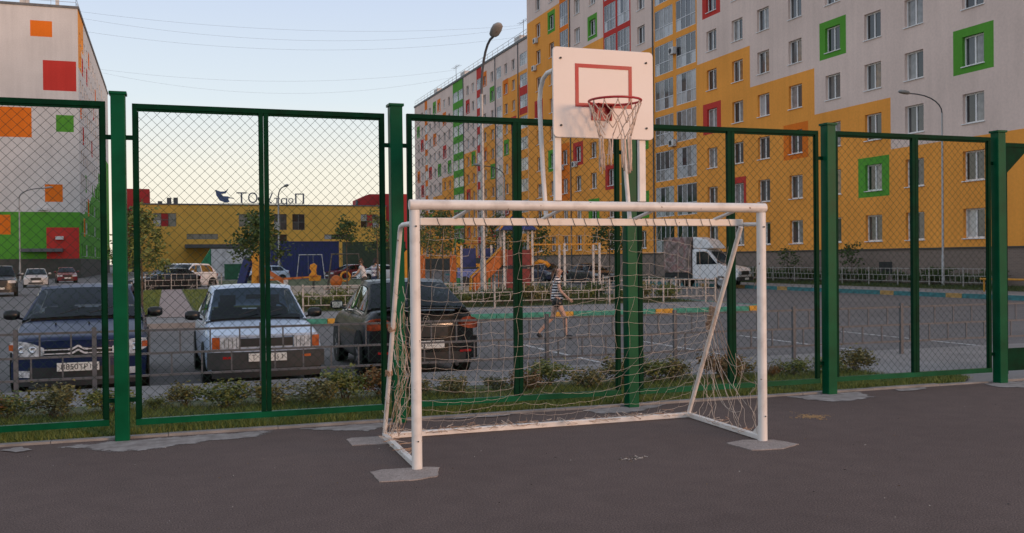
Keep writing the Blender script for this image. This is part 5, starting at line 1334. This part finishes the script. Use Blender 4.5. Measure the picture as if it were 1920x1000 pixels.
def strip1(rs, n):
    X = rs.uniform(-5, 9.8, n); Y = 9.71 + rs.beta(1.0, 1.25, n) * 1.7
    k = ~((X > 9.0) & (Y > 10.5 - .2 * (X - 9))) & ~((X > 9.4) & (Y < 10.0 - .0 * X) & (X > 9.4 + (Y - 9.7) * .8)); m = rs.uniform(0, 1, n) < .55 + .45 * np.sin(X * 1.7 + np.cos(Y * 3)) ** 2
    k &= m; return X[k], Y[k]
grass('grass', strip1, 120000, .03, .095, .008, GRS, 1, 'short patchy grass strip under the court fence', .006)
def strip2(rs, n): X = rs.uniform(3.5, 18.3, n); Y = rs.uniform(31.7, 40, n); return X, Y
grass('grass', strip2, 16000, .05, .16, .022, GRD, 2, 'grass inside the playground railing', .006)
def strip3(rs, n): X = rs.uniform(34.7, 39.4, n); Y = rs.uniform(30, 70, n); return X, Y
grass('grass', strip3, 16000, .05, .18, .03, GRD, 3, 'dark grass along the foot of the yellow block', .006)
def strip4(rs, n): X = np.where(rs.uniform(0, 1, n) < .4, rs.uniform(-1.2, -.3, n), rs.uniform(.85, 3.3, n)); Y = rs.uniform(31.3, 60, n); return X, Y
grass('grass', strip4, 14000, .04, .13, .022, GRS, 4, 'grass either side of the pink paved path', .006)

# ------------------------------------------------------------------ pale railings in the yard
for i in range(7):
    x0 = 4.0 + i * 2.1
    rail_section((x0, 31.1), (x0 + 2.1, 31.1), 0, 0, RAILW, '%s pale railing section from the left along the playground edge' % ORD[i], 'pale railing along the playground', .85, i < 6, n=5, pr=.018)
for i in range(4):
    y0 = 31.1 + i * 2.2
    rail_section((18.3, y0), (18.3, y0 + 2.2), 0, 0, RAILW, '%s pale railing section from the near corner along the drive' % ORD[i], 'pale railing along the drive', .85, i < 3, n=5, pr=.018)
for i in range(11):
    y0 = 36 + i * 2.3
    rail_section((37.0, y0), (37.0, y0 + 2.3), 0, 0, RAILW, '%s pale railing section from the right before the brick plinth' % ORD[i], 'pale railing along the yellow block', .95, i < 10, n=6, pr=.02)
for i in range(3):
    x0 = -1.2 + i * 1.45
    rail_section((x0, 61.6), (x0 + 1.4, 61.6), 0, 0, RAILW, '%s railing section from the left before the black hatchback' % ORD[i], 'railing at the end of the path', .95, i < 2, n=3, pr=.02)
rail_section((-1.15, 31.4), (-1.15, 36.5), 0, 0, RAILW, 'white railing beside the grass left of the pink path', 'pale railing by the path', .9, False, n=5, pr=.02)
yb_ = thing('yellow_barrier', 'low yellow pipe barrier at the right edge on the far pavement', 'barrier', (33.4, 31.2, 0))
MB().tube([(0, -2, .55), (0, 2.4, .55)], .045, 8).build('rail', YEL, yb_)
for y in (-1.8, 2.2): MB().tube([(0, y, 0), (0, y, .51)], .035, 8).build('post', YEL, yb_)

# ------------------------------------------------------------------ playground
ps = thing('playset', 'big playground tower with blue pyramid roof, orange stairs and maroon panels', 'playset', (16.2, 44.5, 0), R(-12))
PW = M('playset_post', (.50, .48, .46), .6, .15, 6)
for x, y in ((-1.0, -.7), (.35, -.7), (-1.0, .7), (.35, .7), (1.9, -.7), (1.9, .7), (3.6, -.7), (3.6, .7)):
    MB().box(x - .05, x + .05, y - .05, y + .05, 0, 3.0 if x < 1 else 2.35).build('post', PW, ps)
MB().box(-1.05, .40, -.75, .75, 1.22, 1.30).build('platform', DARK, ps)
rf = MB().add([(-1.25, -1.0, 3.0), (.6, -1.0, 3.0), (.6, 1.0, 3.0), (-1.25, 1.0, 3.0), (-.32, 0, 3.95)], [(0, 1, 4), (1, 2, 4), (2, 3, 4), (3, 0, 4), (3, 2, 1, 0)]).build('roof', BLUE, ps)
for x, y in ((-1.25, -1.0), (.6, -1.0), (.6, 1.0), (-1.25, 1.0)): MB().bar((x, y, 3.02), (-.32, 0, 4.0), .07).build('rafter', YEL, rf)
for x0, x1, m in ((-.93, -.35, MAROON), (-.3, .28, MAROON)): MB().box(x0, x1, -.73, -.68, 1.32, 2.05).build('panel', m, ps)
for x0, x1 in ((-.95, -.90), (.26, .30)): MB().box(x0, x1, -.76, -.735, 1.3, 2.1).build('panel_edge', ORA, ps)
for x0, x1 in ((-2.9, -2.25), (-2.05, -1.35)):
    MB().box(x0, x1, .3, .36, 1.25, 2.15).build('panel', BLUE, ps)
MB().box(-3.0, -1.06, .28, 1.2, 1.16, 1.24).build('bridge_deck', DARK, ps)
for x in (-2.95, -1.5): MB().box(x - .05, x + .05, .25, .35, 0, 2.3).build('post', PW, ps)
for y in (-.62, .05):
    MB().add([(-1.05, y, 1.35), (-1.05, y, 2.1), (-2.45, y, .75), (-2.45, y, 0.05), (-1.05, y + .04, 1.35), (-1.05, y + .04, 2.1), (-2.45, y + .04, .75), (-2.45, y + .04, .05)], [(0, 1, 2, 3), (7, 6, 5, 4), (0, 4, 5, 1), (1, 5, 6, 2), (2, 6, 7, 3), (3, 7, 4, 0)]).build('stair_side', ORA, ps)
    MB().tube([(-1.05, y + .02, 2.2), (-2.55, y + .02, .80), (-2.6, y + .02, .1)], .035, 6).build('handrail', YEL, ps)
for k in range(6): MB().box(-2.4 + k * .22, -2.2 + k * .22, -.58, .04, .15 + k * .2, .19 + k * .2).build('step', BARK, ps)
for k in range(7): MB().tube([(-2.3 + k * .17, -.64, .15), (-2.3 + k * .17, -.64, .85 + k * .06)], .018, 5).build('baluster', ORA, ps)
MB().bar((.35, -.7, 2.3), (3.6, -.7, 2.3), .06).bar((.35, .7, 2.3), (3.6, .7, 2.3), .06).build('monkey_bar_beam', YEL, ps)
for k in range(8): MB().tube([(.6 + k * .4, -.7, 2.33), (.6 + k * .4, .7, 2.33)], .02, 6).build('rung', YEL, ps)
MB().tube([(.42, -.4, 1.36), (.75, -.4, 1.5), (1.05, -.4, 1.42), (1.2, -.4, 1.25)], .10, 10).build('slide_tube', YEL, ps, smooth=True)
MB().box(-.9, .3, -.66, -.62, .15, 1.15).build('lower_panel', MAROON, ps)

bs = thing('play_bus', 'yellow and green play bus with a yellow arch behind the black saloon', 'play structure', (15.0, 55.5, 0), R(-15))
MB().tube([(-1.0, 0, 0), (-1.0, 0, 2.2)] + [(-.1 - .9 * math.cos(a), 0, 2.2 + .75 * math.sin(a)) for a in [R(20 * k) for k in range(1, 9)]] + [(.8, 0, 2.2), (.8, 0, 0)], .06, 8).build('arch', YEL, bs, smooth=True)
for x in (-1.0, .8): MB().box(x - .18, x + .18, -.06, .06, .3, 1.9).build('arch_panel', ORA, bs)
MB().prismy([(1.0, .9), (2.9, .9), (2.9, 1.35), (1.75, 1.4), (1.35, 2.6), (1.0, 2.6)], -.06, .0).build('front_panel', YEL, bs)
MB().box(1.05, 2.85, -.10, -.061, .55, 1.15).build('blue_panel', M('play_pale_blue', (.14, .18, .42), .5, .1, 4), bs)
MB().box(1.0, 3.0, -.08, .0, .1, .54).build('green_panel', PGRN, bs)
for x in (1.5, 2.5): MB().lathe([(0, -.14), (.3, -.14), (.3, -.101)], 16, 0, 'y', (x, 0, .35)).build('wheel', DARK, bs)
MB().tube([(1.4, 0, 2.55), (2.9, 0, 2.55), (2.9, 0, 1.35)], .04, 6).build('canopy_frame', ORA, bs)
MB().prismy([(-2.6, .5), (-1.2, .5), (-1.2, 2.2), (-1.9, 2.2), (-2.6, 1.4)], -.05, .0).build('rear_panel', YEL, bs)

sl = thing('toddler_slide', 'small slide with blue ladder side and yellow animal panel behind the silver hatchback', 'slide', (4.9, 60.5, 0), R(-18))
MB().prismy([(-1.0, 0), (-.6, 0), (-.1, 1.6), (-.15, 1.9), (-.45, 1.9), (-.62, 1.5)], -.35, -.29).build('ladder_side', BLUE, sl)
MB().prismy([(-1.0, 0), (-.6, 0), (-.1, 1.6), (-.15, 1.9), (-.45, 1.9), (-.62, 1.5)], .29, .35).build('ladder_side', BLUE, sl)
for s in (-1, 1): MB().prismy([(-.05, .2), (.25, .2), (.25, .75), (.45, .85), (.55, .2), (.85, .2), (.75, .9), (.55, 1.3), (.55, 1.85), (.35, 2.15), (.1, 2.1), (-.1, 1.85), (.02, 1.6)], s * .36 - .03, s * .36 + .03).build('animal_panel', YEL, sl)
for k in range(5): MB().box(-.85 + k * .13, -.7 + k * .13, -.28, .28, .2 + k * .28, .24 + k * .28).build('step', ORA, sl)
MB().add([(.1, -.28, 1.35), (.1, .28, 1.35), (1.9, .28, .22), (1.9, -.28, .22), (.1, -.28, 1.29), (.1, .28, 1.29), (1.9, .28, .16), (1.9, -.28, .16)], [(0, 1, 2, 3), (7, 6, 5, 4), (0, 4, 5, 1), (1, 5, 6, 2), (2, 6, 7, 3), (3, 7, 4, 0)]).build('chute', CHROME, sl)
for s in (-.3, .3): MB().bar((.1, s, 1.5), (1.9, s, .34), .05, .16).build('chute_side', ORA, sl)

sr = thing('spring_rider', 'yellow animal spring rider standing alone right of the silver hatchback', 'spring rider', (8.15, 58.5, 0), R(-15))
MB().prismy([(-.25, .45), (.4, .45), (.45, .75), (.2, .8), (.16, 1.1), (.22, 1.35), (.05, 1.5), (-.18, 1.4), (-.22, 1.2), (-.1, 1.0), (-.28, .75)], -.05, .05).build('animal_panel', YEL, sr, bevel=.01)
MB().tube([(.08 * math.cos(a), .08 * math.sin(a), .02 + a * .0105) for a in [q * .5 for q in range(80)]], .014, 5).build('spring', DARK, sr)
MB().box(-.1, .25, -.2, .2, .72, .77).build('seat', ORA, sr)
ss = thing('seesaw', 'orange bar seesaw peeping over the silver hatchback roof', 'seesaw', (6.5, 58, 0), R(-10))
MB().bar((-1.3, 0, .55), (1.3, 0, .68), .12).build('beam', ORA, ss); MB().box(-.12, .12, -.2, .2, 0, .55).build('stand', PW, ss)
for x in (-1.15, 1.15): MB().box(x - .18, x + .18, -.16, .16, .64, .70).build('seat', YEL, ss); MB().tube([(x * .8, -.15, .95), (x * .8, .15, .95)], .02, 6).tube([(x * .8, 0, .6), (x * .8, 0, .95)], .02, 6).build('handle', DARK, ss)

def swing(lab, x, y, rot, h, w, mat, seatm, grp, seat='flat'):
    t = thing('swing', lab, 'swing', (x, y, 0), rot, grp)
    for s in (-1, 1):
        for d in (-.75, .75): MB().tube([(s * (w / 2 + .25), d, 0), (s * w / 2, 0, h)], .035, 6).build('leg', mat, t)
        MB().bar((s * (w / 2 + .15), -.42, h * .42), (s * (w / 2 + .15), .42, h * .42), .04).build('brace', mat, t)
    MB().tube([(-w / 2 - .05, 0, h), (w / 2 + .05, 0, h)], .04, 8).build('top_beam', mat, t)
    for d in (-.22, .22): MB().tube([(d, 0, h), (d, 0, .5)], .01, 4).build('chain', mat, t)
    if seat == 'flat': MB().box(-.26, .26, -.14, .14, .44, .5).build('seat', seatm, t)
    else: MB().tube([(.26 * math.cos(a), 0, .72 + .26 * math.sin(a)) for a in [2 * math.pi * k / 18 for k in range(18)]], .06, 8, closed=True).build('seat', seatm, t, smooth=True)
swing('white pipe swing standing before the blue container', 12.3, 90, R(-8), 2.2, 2.0, PW, DARK, 'swings')
swing('dark framed swing with round yellow seat left of the two people', 9.6, 56, R(-12), 2.0, 1.5, PLD, YEL, 'swings', 'ring')
bl = thing('spring_disc', 'round orange rocker on the ground beside the dark framed swing', 'rocker', (8.75, 54.0, 0))
MB().lathe([(0, -.08), (.28, -.08), (.34, 0), (.28, .08), (0, .08)], 18, 0, 'y', (0, 0, .5)).build('disc', ORA, bl, smooth=True); MB().tube([(0, 0, 0), (0, 0, .25)], .05, 8).build('spring', DARK, bl)

# ------------------------------------------------------------------ people
SKIN = M('skin', (.46, .28, .21), .6, .08, 8); HAIRB = M('hair_brown', (.07, .035, .018), .6, .3, 40); HAIRD = M('hair_dark', (.03, .017, .012), .6, .3, 40)
def skin_mesh(name, pts, edges, radii, root, mat, parent, sub=2):
    me = bpy.data.meshes.new(name); me.from_pydata(pts, edges, []); o = obj(name, me, parent); me.materials.append(mat)
    m = o.modifiers.new('skin', 'SKIN'); m.use_smooth_shade = True
    for i, r_ in enumerate(radii):
        r_ = r_ if isinstance(r_, tuple) else (r_, r_); me.skin_vertices[0].data[i].radius = r_; me.skin_vertices[0].data[i].use_root = (i == root)
    s = o.modifiers.new('subsurf', 'SUBSURF'); s.levels = sub; s.render_levels = sub
    dg = bpy.context.evaluated_depsgraph_get(); m2 = bpy.data.meshes.new_from_object(o.evaluated_get(dg)); o.modifiers.clear(); o.data = m2; m2.name = name
    m2.polygons.foreach_set('use_smooth', [True] * len(m2.polygons))
    if not m2.materials: m2.materials.append(mat)
    return o
def person(lab, loc, rot, J, shirt, pants, shoe, hair, ponytail=True, sleeves=.5, shorts=True, group=None):
    """J: joint dict, facing +x; built in local metres. One skinned body with clothes and hair as children."""
    t = thing('person', lab, 'person', loc, rot, group)
    names = ['pelvis', 'waist', 'chest', 'neck', 'chin', 'head', 'crown']
    P = [J[n] for n in names]; E = [(0, 1), (1, 2), (2, 3), (3, 4), (4, 5), (5, 6)]; Rr = [(.115, .09), (.10, .075), (.125, .085), (.042, .045), (.056, .062), (.078, .09), (.066, .074)]
    ix = {n: i for i, n in enumerate(names)}
    def add(n, par, r_):
        P.append(J[n]); Rr.append(r_); ix[n] = len(P) - 1; E.append((ix[par], ix[n]))
    for s in 'lr':
        add('sh' + s, 'chest', .05); add('el' + s, 'sh' + s, .036); add('wr' + s, 'el' + s, .026); add('pa' + s, 'wr' + s, (.035, .018))
        w = Vector(J['wr' + s]); pv = Vector(J['pa' + s]); d = (pv - w).normalized(); sd = d.cross(Vector((1, 0, 0)))
        sd = Vector((1, 0, 0)) if sd.length < .2 else d.cross(Vector((0, 1, 0))).normalized()
        for q, (o_, ln) in enumerate(((-.027, .062), (-.009, .075), (.009, .07), (.027, .055))):
            a = pv + sd * o_; J['f%d%s' % (q, s)] = tuple(a + d * ln * .55); J['g%d%s' % (q, s)] = tuple(a + d * ln + Vector((.008, 0, -.008)))
            add('f%d%s' % (q, s), 'pa' + s, .009); add('g%d%s' % (q, s), 'f%d%s' % (q, s), .007)
        J['t' + s] = tuple(w + d * .045 + sd * -.045); add('t' + s, 'wr' + s, .010)
        add('hip' + s, 'pelvis', .085); add('kn' + s, 'hip' + s, .055); add('cf' + s, 'kn' + s, .052); add('an' + s, 'cf' + s, .034); add('to' + s, 'an' + s, (.035, .025))
    skin_mesh('body', P, E, Rr, 0, SKIN, t)
    # shirt
    Q = [J['pelvis'], J['waist'], J['chest']]; Q[0] = tuple(Vector(J['pelvis']).lerp(Vector(J['waist']), -.25)); top_ = tuple(Vector(J['chest']).lerp(Vector(J['neck']), .55))
    Q += [top_]; EE = [(0, 1), (1, 2), (2, 3)]; RR = [(.155, .135), (.142, .12), (.150, .112), .078]
    for s in 'lr':
        Q.append(J['sh' + s]); EE.append((2, len(Q) - 1)); RR.append(.064); Q.append(tuple(Vector(J['sh' + s]).lerp(Vector(J['el' + s]), sleeves))); EE.append((len(Q) - 2, len(Q) - 1)); RR.append(.054)
    skin_mesh('shirt', Q, EE, RR, 1, shirt, t)
    Q = [J['pelvis'], tuple(Vector(J['pelvis']).lerp(Vector(J['waist']), .5))]; EE = [(0, 1)]; RR = [(.15, .135), (.142, .128)]
    for s in 'lr':
        Q.append(J['hip' + s]); EE.append((0, len(Q) - 1)); RR.append(.108)
        if shorts: Q.append(tuple(Vector(J['hip' + s]).lerp(Vector(J['kn' + s]), .38))); EE.append((len(Q) - 2, len(Q) - 1)); RR.append(.098)
        else:
            Q.append(J['kn' + s]); EE.append((len(Q) - 2, len(Q) - 1)); RR.append(.07); Q.append(J['an' + s]); EE.append((len(Q) - 2, len(Q) - 1)); RR.append(.05)
    skin_mesh('shorts' if shorts else 'trousers', Q, EE, RR, 0, pants, t)
    for s in 'lr':
        a = Vector(J['an' + s]); b_ = Vector(J['to' + s]); d = (b_ - a)
        skin_mesh('shoe', [tuple(a - Vector((d.x * .3, d.y * .3, .01))), tuple(a.lerp(b_, .45) - Vector((0, 0, .005))), tuple(b_ + d * .12)], [(0, 1), (1, 2)], [(.05, .05), (.054, .05), (.048, .038)], 1, shoe, t, 1)
    hd = Vector(J['head']); cr = Vector(J['crown']); fwd = Vector(J.get('face', (1, 0, 0)))
    H = [tuple(cr + Vector((0, 0, -.01))), tuple(hd - fwd * .045 + Vector((0, 0, .02))), tuple(hd - fwd * .05 - Vector((0, 0, .05)))]
    EE = [(0, 1), (1, 2)]; RR = [(.086, .094), (.09, .1), (.058, .06)]
    if ponytail: H += [tuple(hd - fwd * .125 + Vector((0, 0, .0))), tuple(hd - fwd * .15 - Vector((0, 0, .12))), tuple(hd - fwd * .13 - Vector((0, 0, .22)))]; EE += [(1, 3), (3, 4), (4, 5)]; RR += [.03, .035, .012]
    skin_mesh('hair', H, EE, RR, 1, hair, t)
    sdv = fwd.cross(Vector((0, 0, 1))); fc = hd + fwd * .075
    MB().add([tuple(fc + Vector((0, 0, .015))), tuple(fc + sdv * .013 - Vector((0, 0, .03))), tuple(fc - sdv * .013 - Vector((0, 0, .03))), tuple(fc + fwd * .022 - Vector((0, 0, .024)))], [(0, 1, 3), (0, 3, 2), (1, 2, 3)]).build('nose', SKIN, t, smooth=True)
    for s in (-1, 1):
        MB().lathe([(0, -.009), (.009, 0), (0, .009)], 8, 0, 'z', tuple(fc + sdv * .03 * s + Vector((0, 0, .012)) - fwd * .008)).build('eye', DARK, t)
        MB().lathe([(0, -.026), (.014, -.01), (.014, .012), (0, .026)], 8, 0, 'z', tuple(hd + sdv * .083 * s)).build('ear', SKIN, t)
    MB().box(-.004, .004, -.02, .02, -.005, .005).build('mouth', M('lips', (.30, .10, .09), .6, 0), t, tuple(fc - Vector((0, 0, .052)) + fwd * .0), math.atan2(fwd.y, fwd.x))
    return t
walkJ = dict(pelvis=(0, 0, .88), waist=(.0, 0, 1.03), chest=(.015, 0, 1.22), neck=(.02, 0, 1.39), chin=(.045, 0, 1.445), head=(.045, 0, 1.515), crown=(.03, 0, 1.57),
             shl=(.01, .15, 1.335), ell=(-.12, .19, 1.10), wrl=(-.10, .20, .87), pal=(-.08, .20, .80), shr=(.01, -.15, 1.335), elr=(.06, -.20, 1.08), wrr=(.22, -.20, .93), par=(.28, -.195, .88),
             hipl=(.0, .085, .82), knl=(-.10, .08, .47), cfl=(-.22, .08, .36), anl=(-.42, .08, .13), tol=(-.36, .08, .03), hipr=(.01, -.085, .82), knr=(.17, -.085, .47), cfr=(.17, -.085, .35), anr=(.19, -.085, .08), tor=(.33, -.085, .035))
STR = stripes('striped_cotton', (.74, .72, .72), (.014, .016, .035), .06)
person('woman in a striped t-shirt and black shorts walking right across the car park', (8.2, 20.35, YARD), R(-19), dict(walkJ), STR, BLACK, DARK, HAIRB)
def standJ(lean, arm):
    return dict(pelvis=(0, 0, .92), waist=(lean * .3, 0, 1.07), chest=(lean * .7, 0, 1.27), neck=(lean, 0, 1.43), chin=(lean + .015, 0, 1.49), head=(lean + .03, 0, 1.57), crown=(lean + .025, 0, 1.63),
        shl=(lean * .9, .17, 1.375), ell=(lean + arm * .5, .22, 1.13), wrl=(lean + arm, .17, 1.0), pal=(lean + arm + .06, .15, .98), shr=(lean * .9, -.17, 1.375), elr=(lean + arm * .5, -.22, 1.13), wrr=(lean + arm, -.17, 1.0), par=(lean + arm + .06, -.15, .98),
        hipl=(0, .09, .86), knl=(.02, .1, .48), cfl=(0, .1, .36), anl=(-.02, .1, .08), tol=(.12, .1, .035), hipr=(0, -.09, .86), knr=(.02, -.1, .48), cfr=(0, -.1, .36), anr=(-.02, -.1, .08), tor=(.12, -.1, .035))
TW = M('white_cotton', (.66, .65, .66), .9, .06, 8); TS = stripes('faint_striped_cotton', (.64, .63, .65), (.30, .25, .30), .16)
person('person in a plain white t-shirt leaning over, beyond the black saloon', (7.75, 40.6, 0), R(160), standJ(.12, .26), TW, PLD, DARK, HAIRB, False, .5, False, 'people beyond the black saloon')
person('person in a white shirt with faint stripes beside the second fence post', (8.5, 42.2, 0), R(40), standJ(.05, .14), TS, M('jeans', (.03, .045, .09), .9, .2, 20), DARK, HAIRD, False, .6, False, 'people beyond the black saloon')
bn = thing('bench', 'park bench beside the two people beyond the black saloon', 'bench', (7.0, 41.3, 0), R(-10))
for x in (-.6, .6): MB().box(x - .03, x + .03, -.2, .2, 0, .42).build('leg', GREYM, bn)
for k in range(4): MB().box(-.8, .8, -.2 + k * .105, -.11 + k * .105, .421, .45).build('slat', M('bench_wood', (.16, .10, .06), .7, .2, 8), bn)
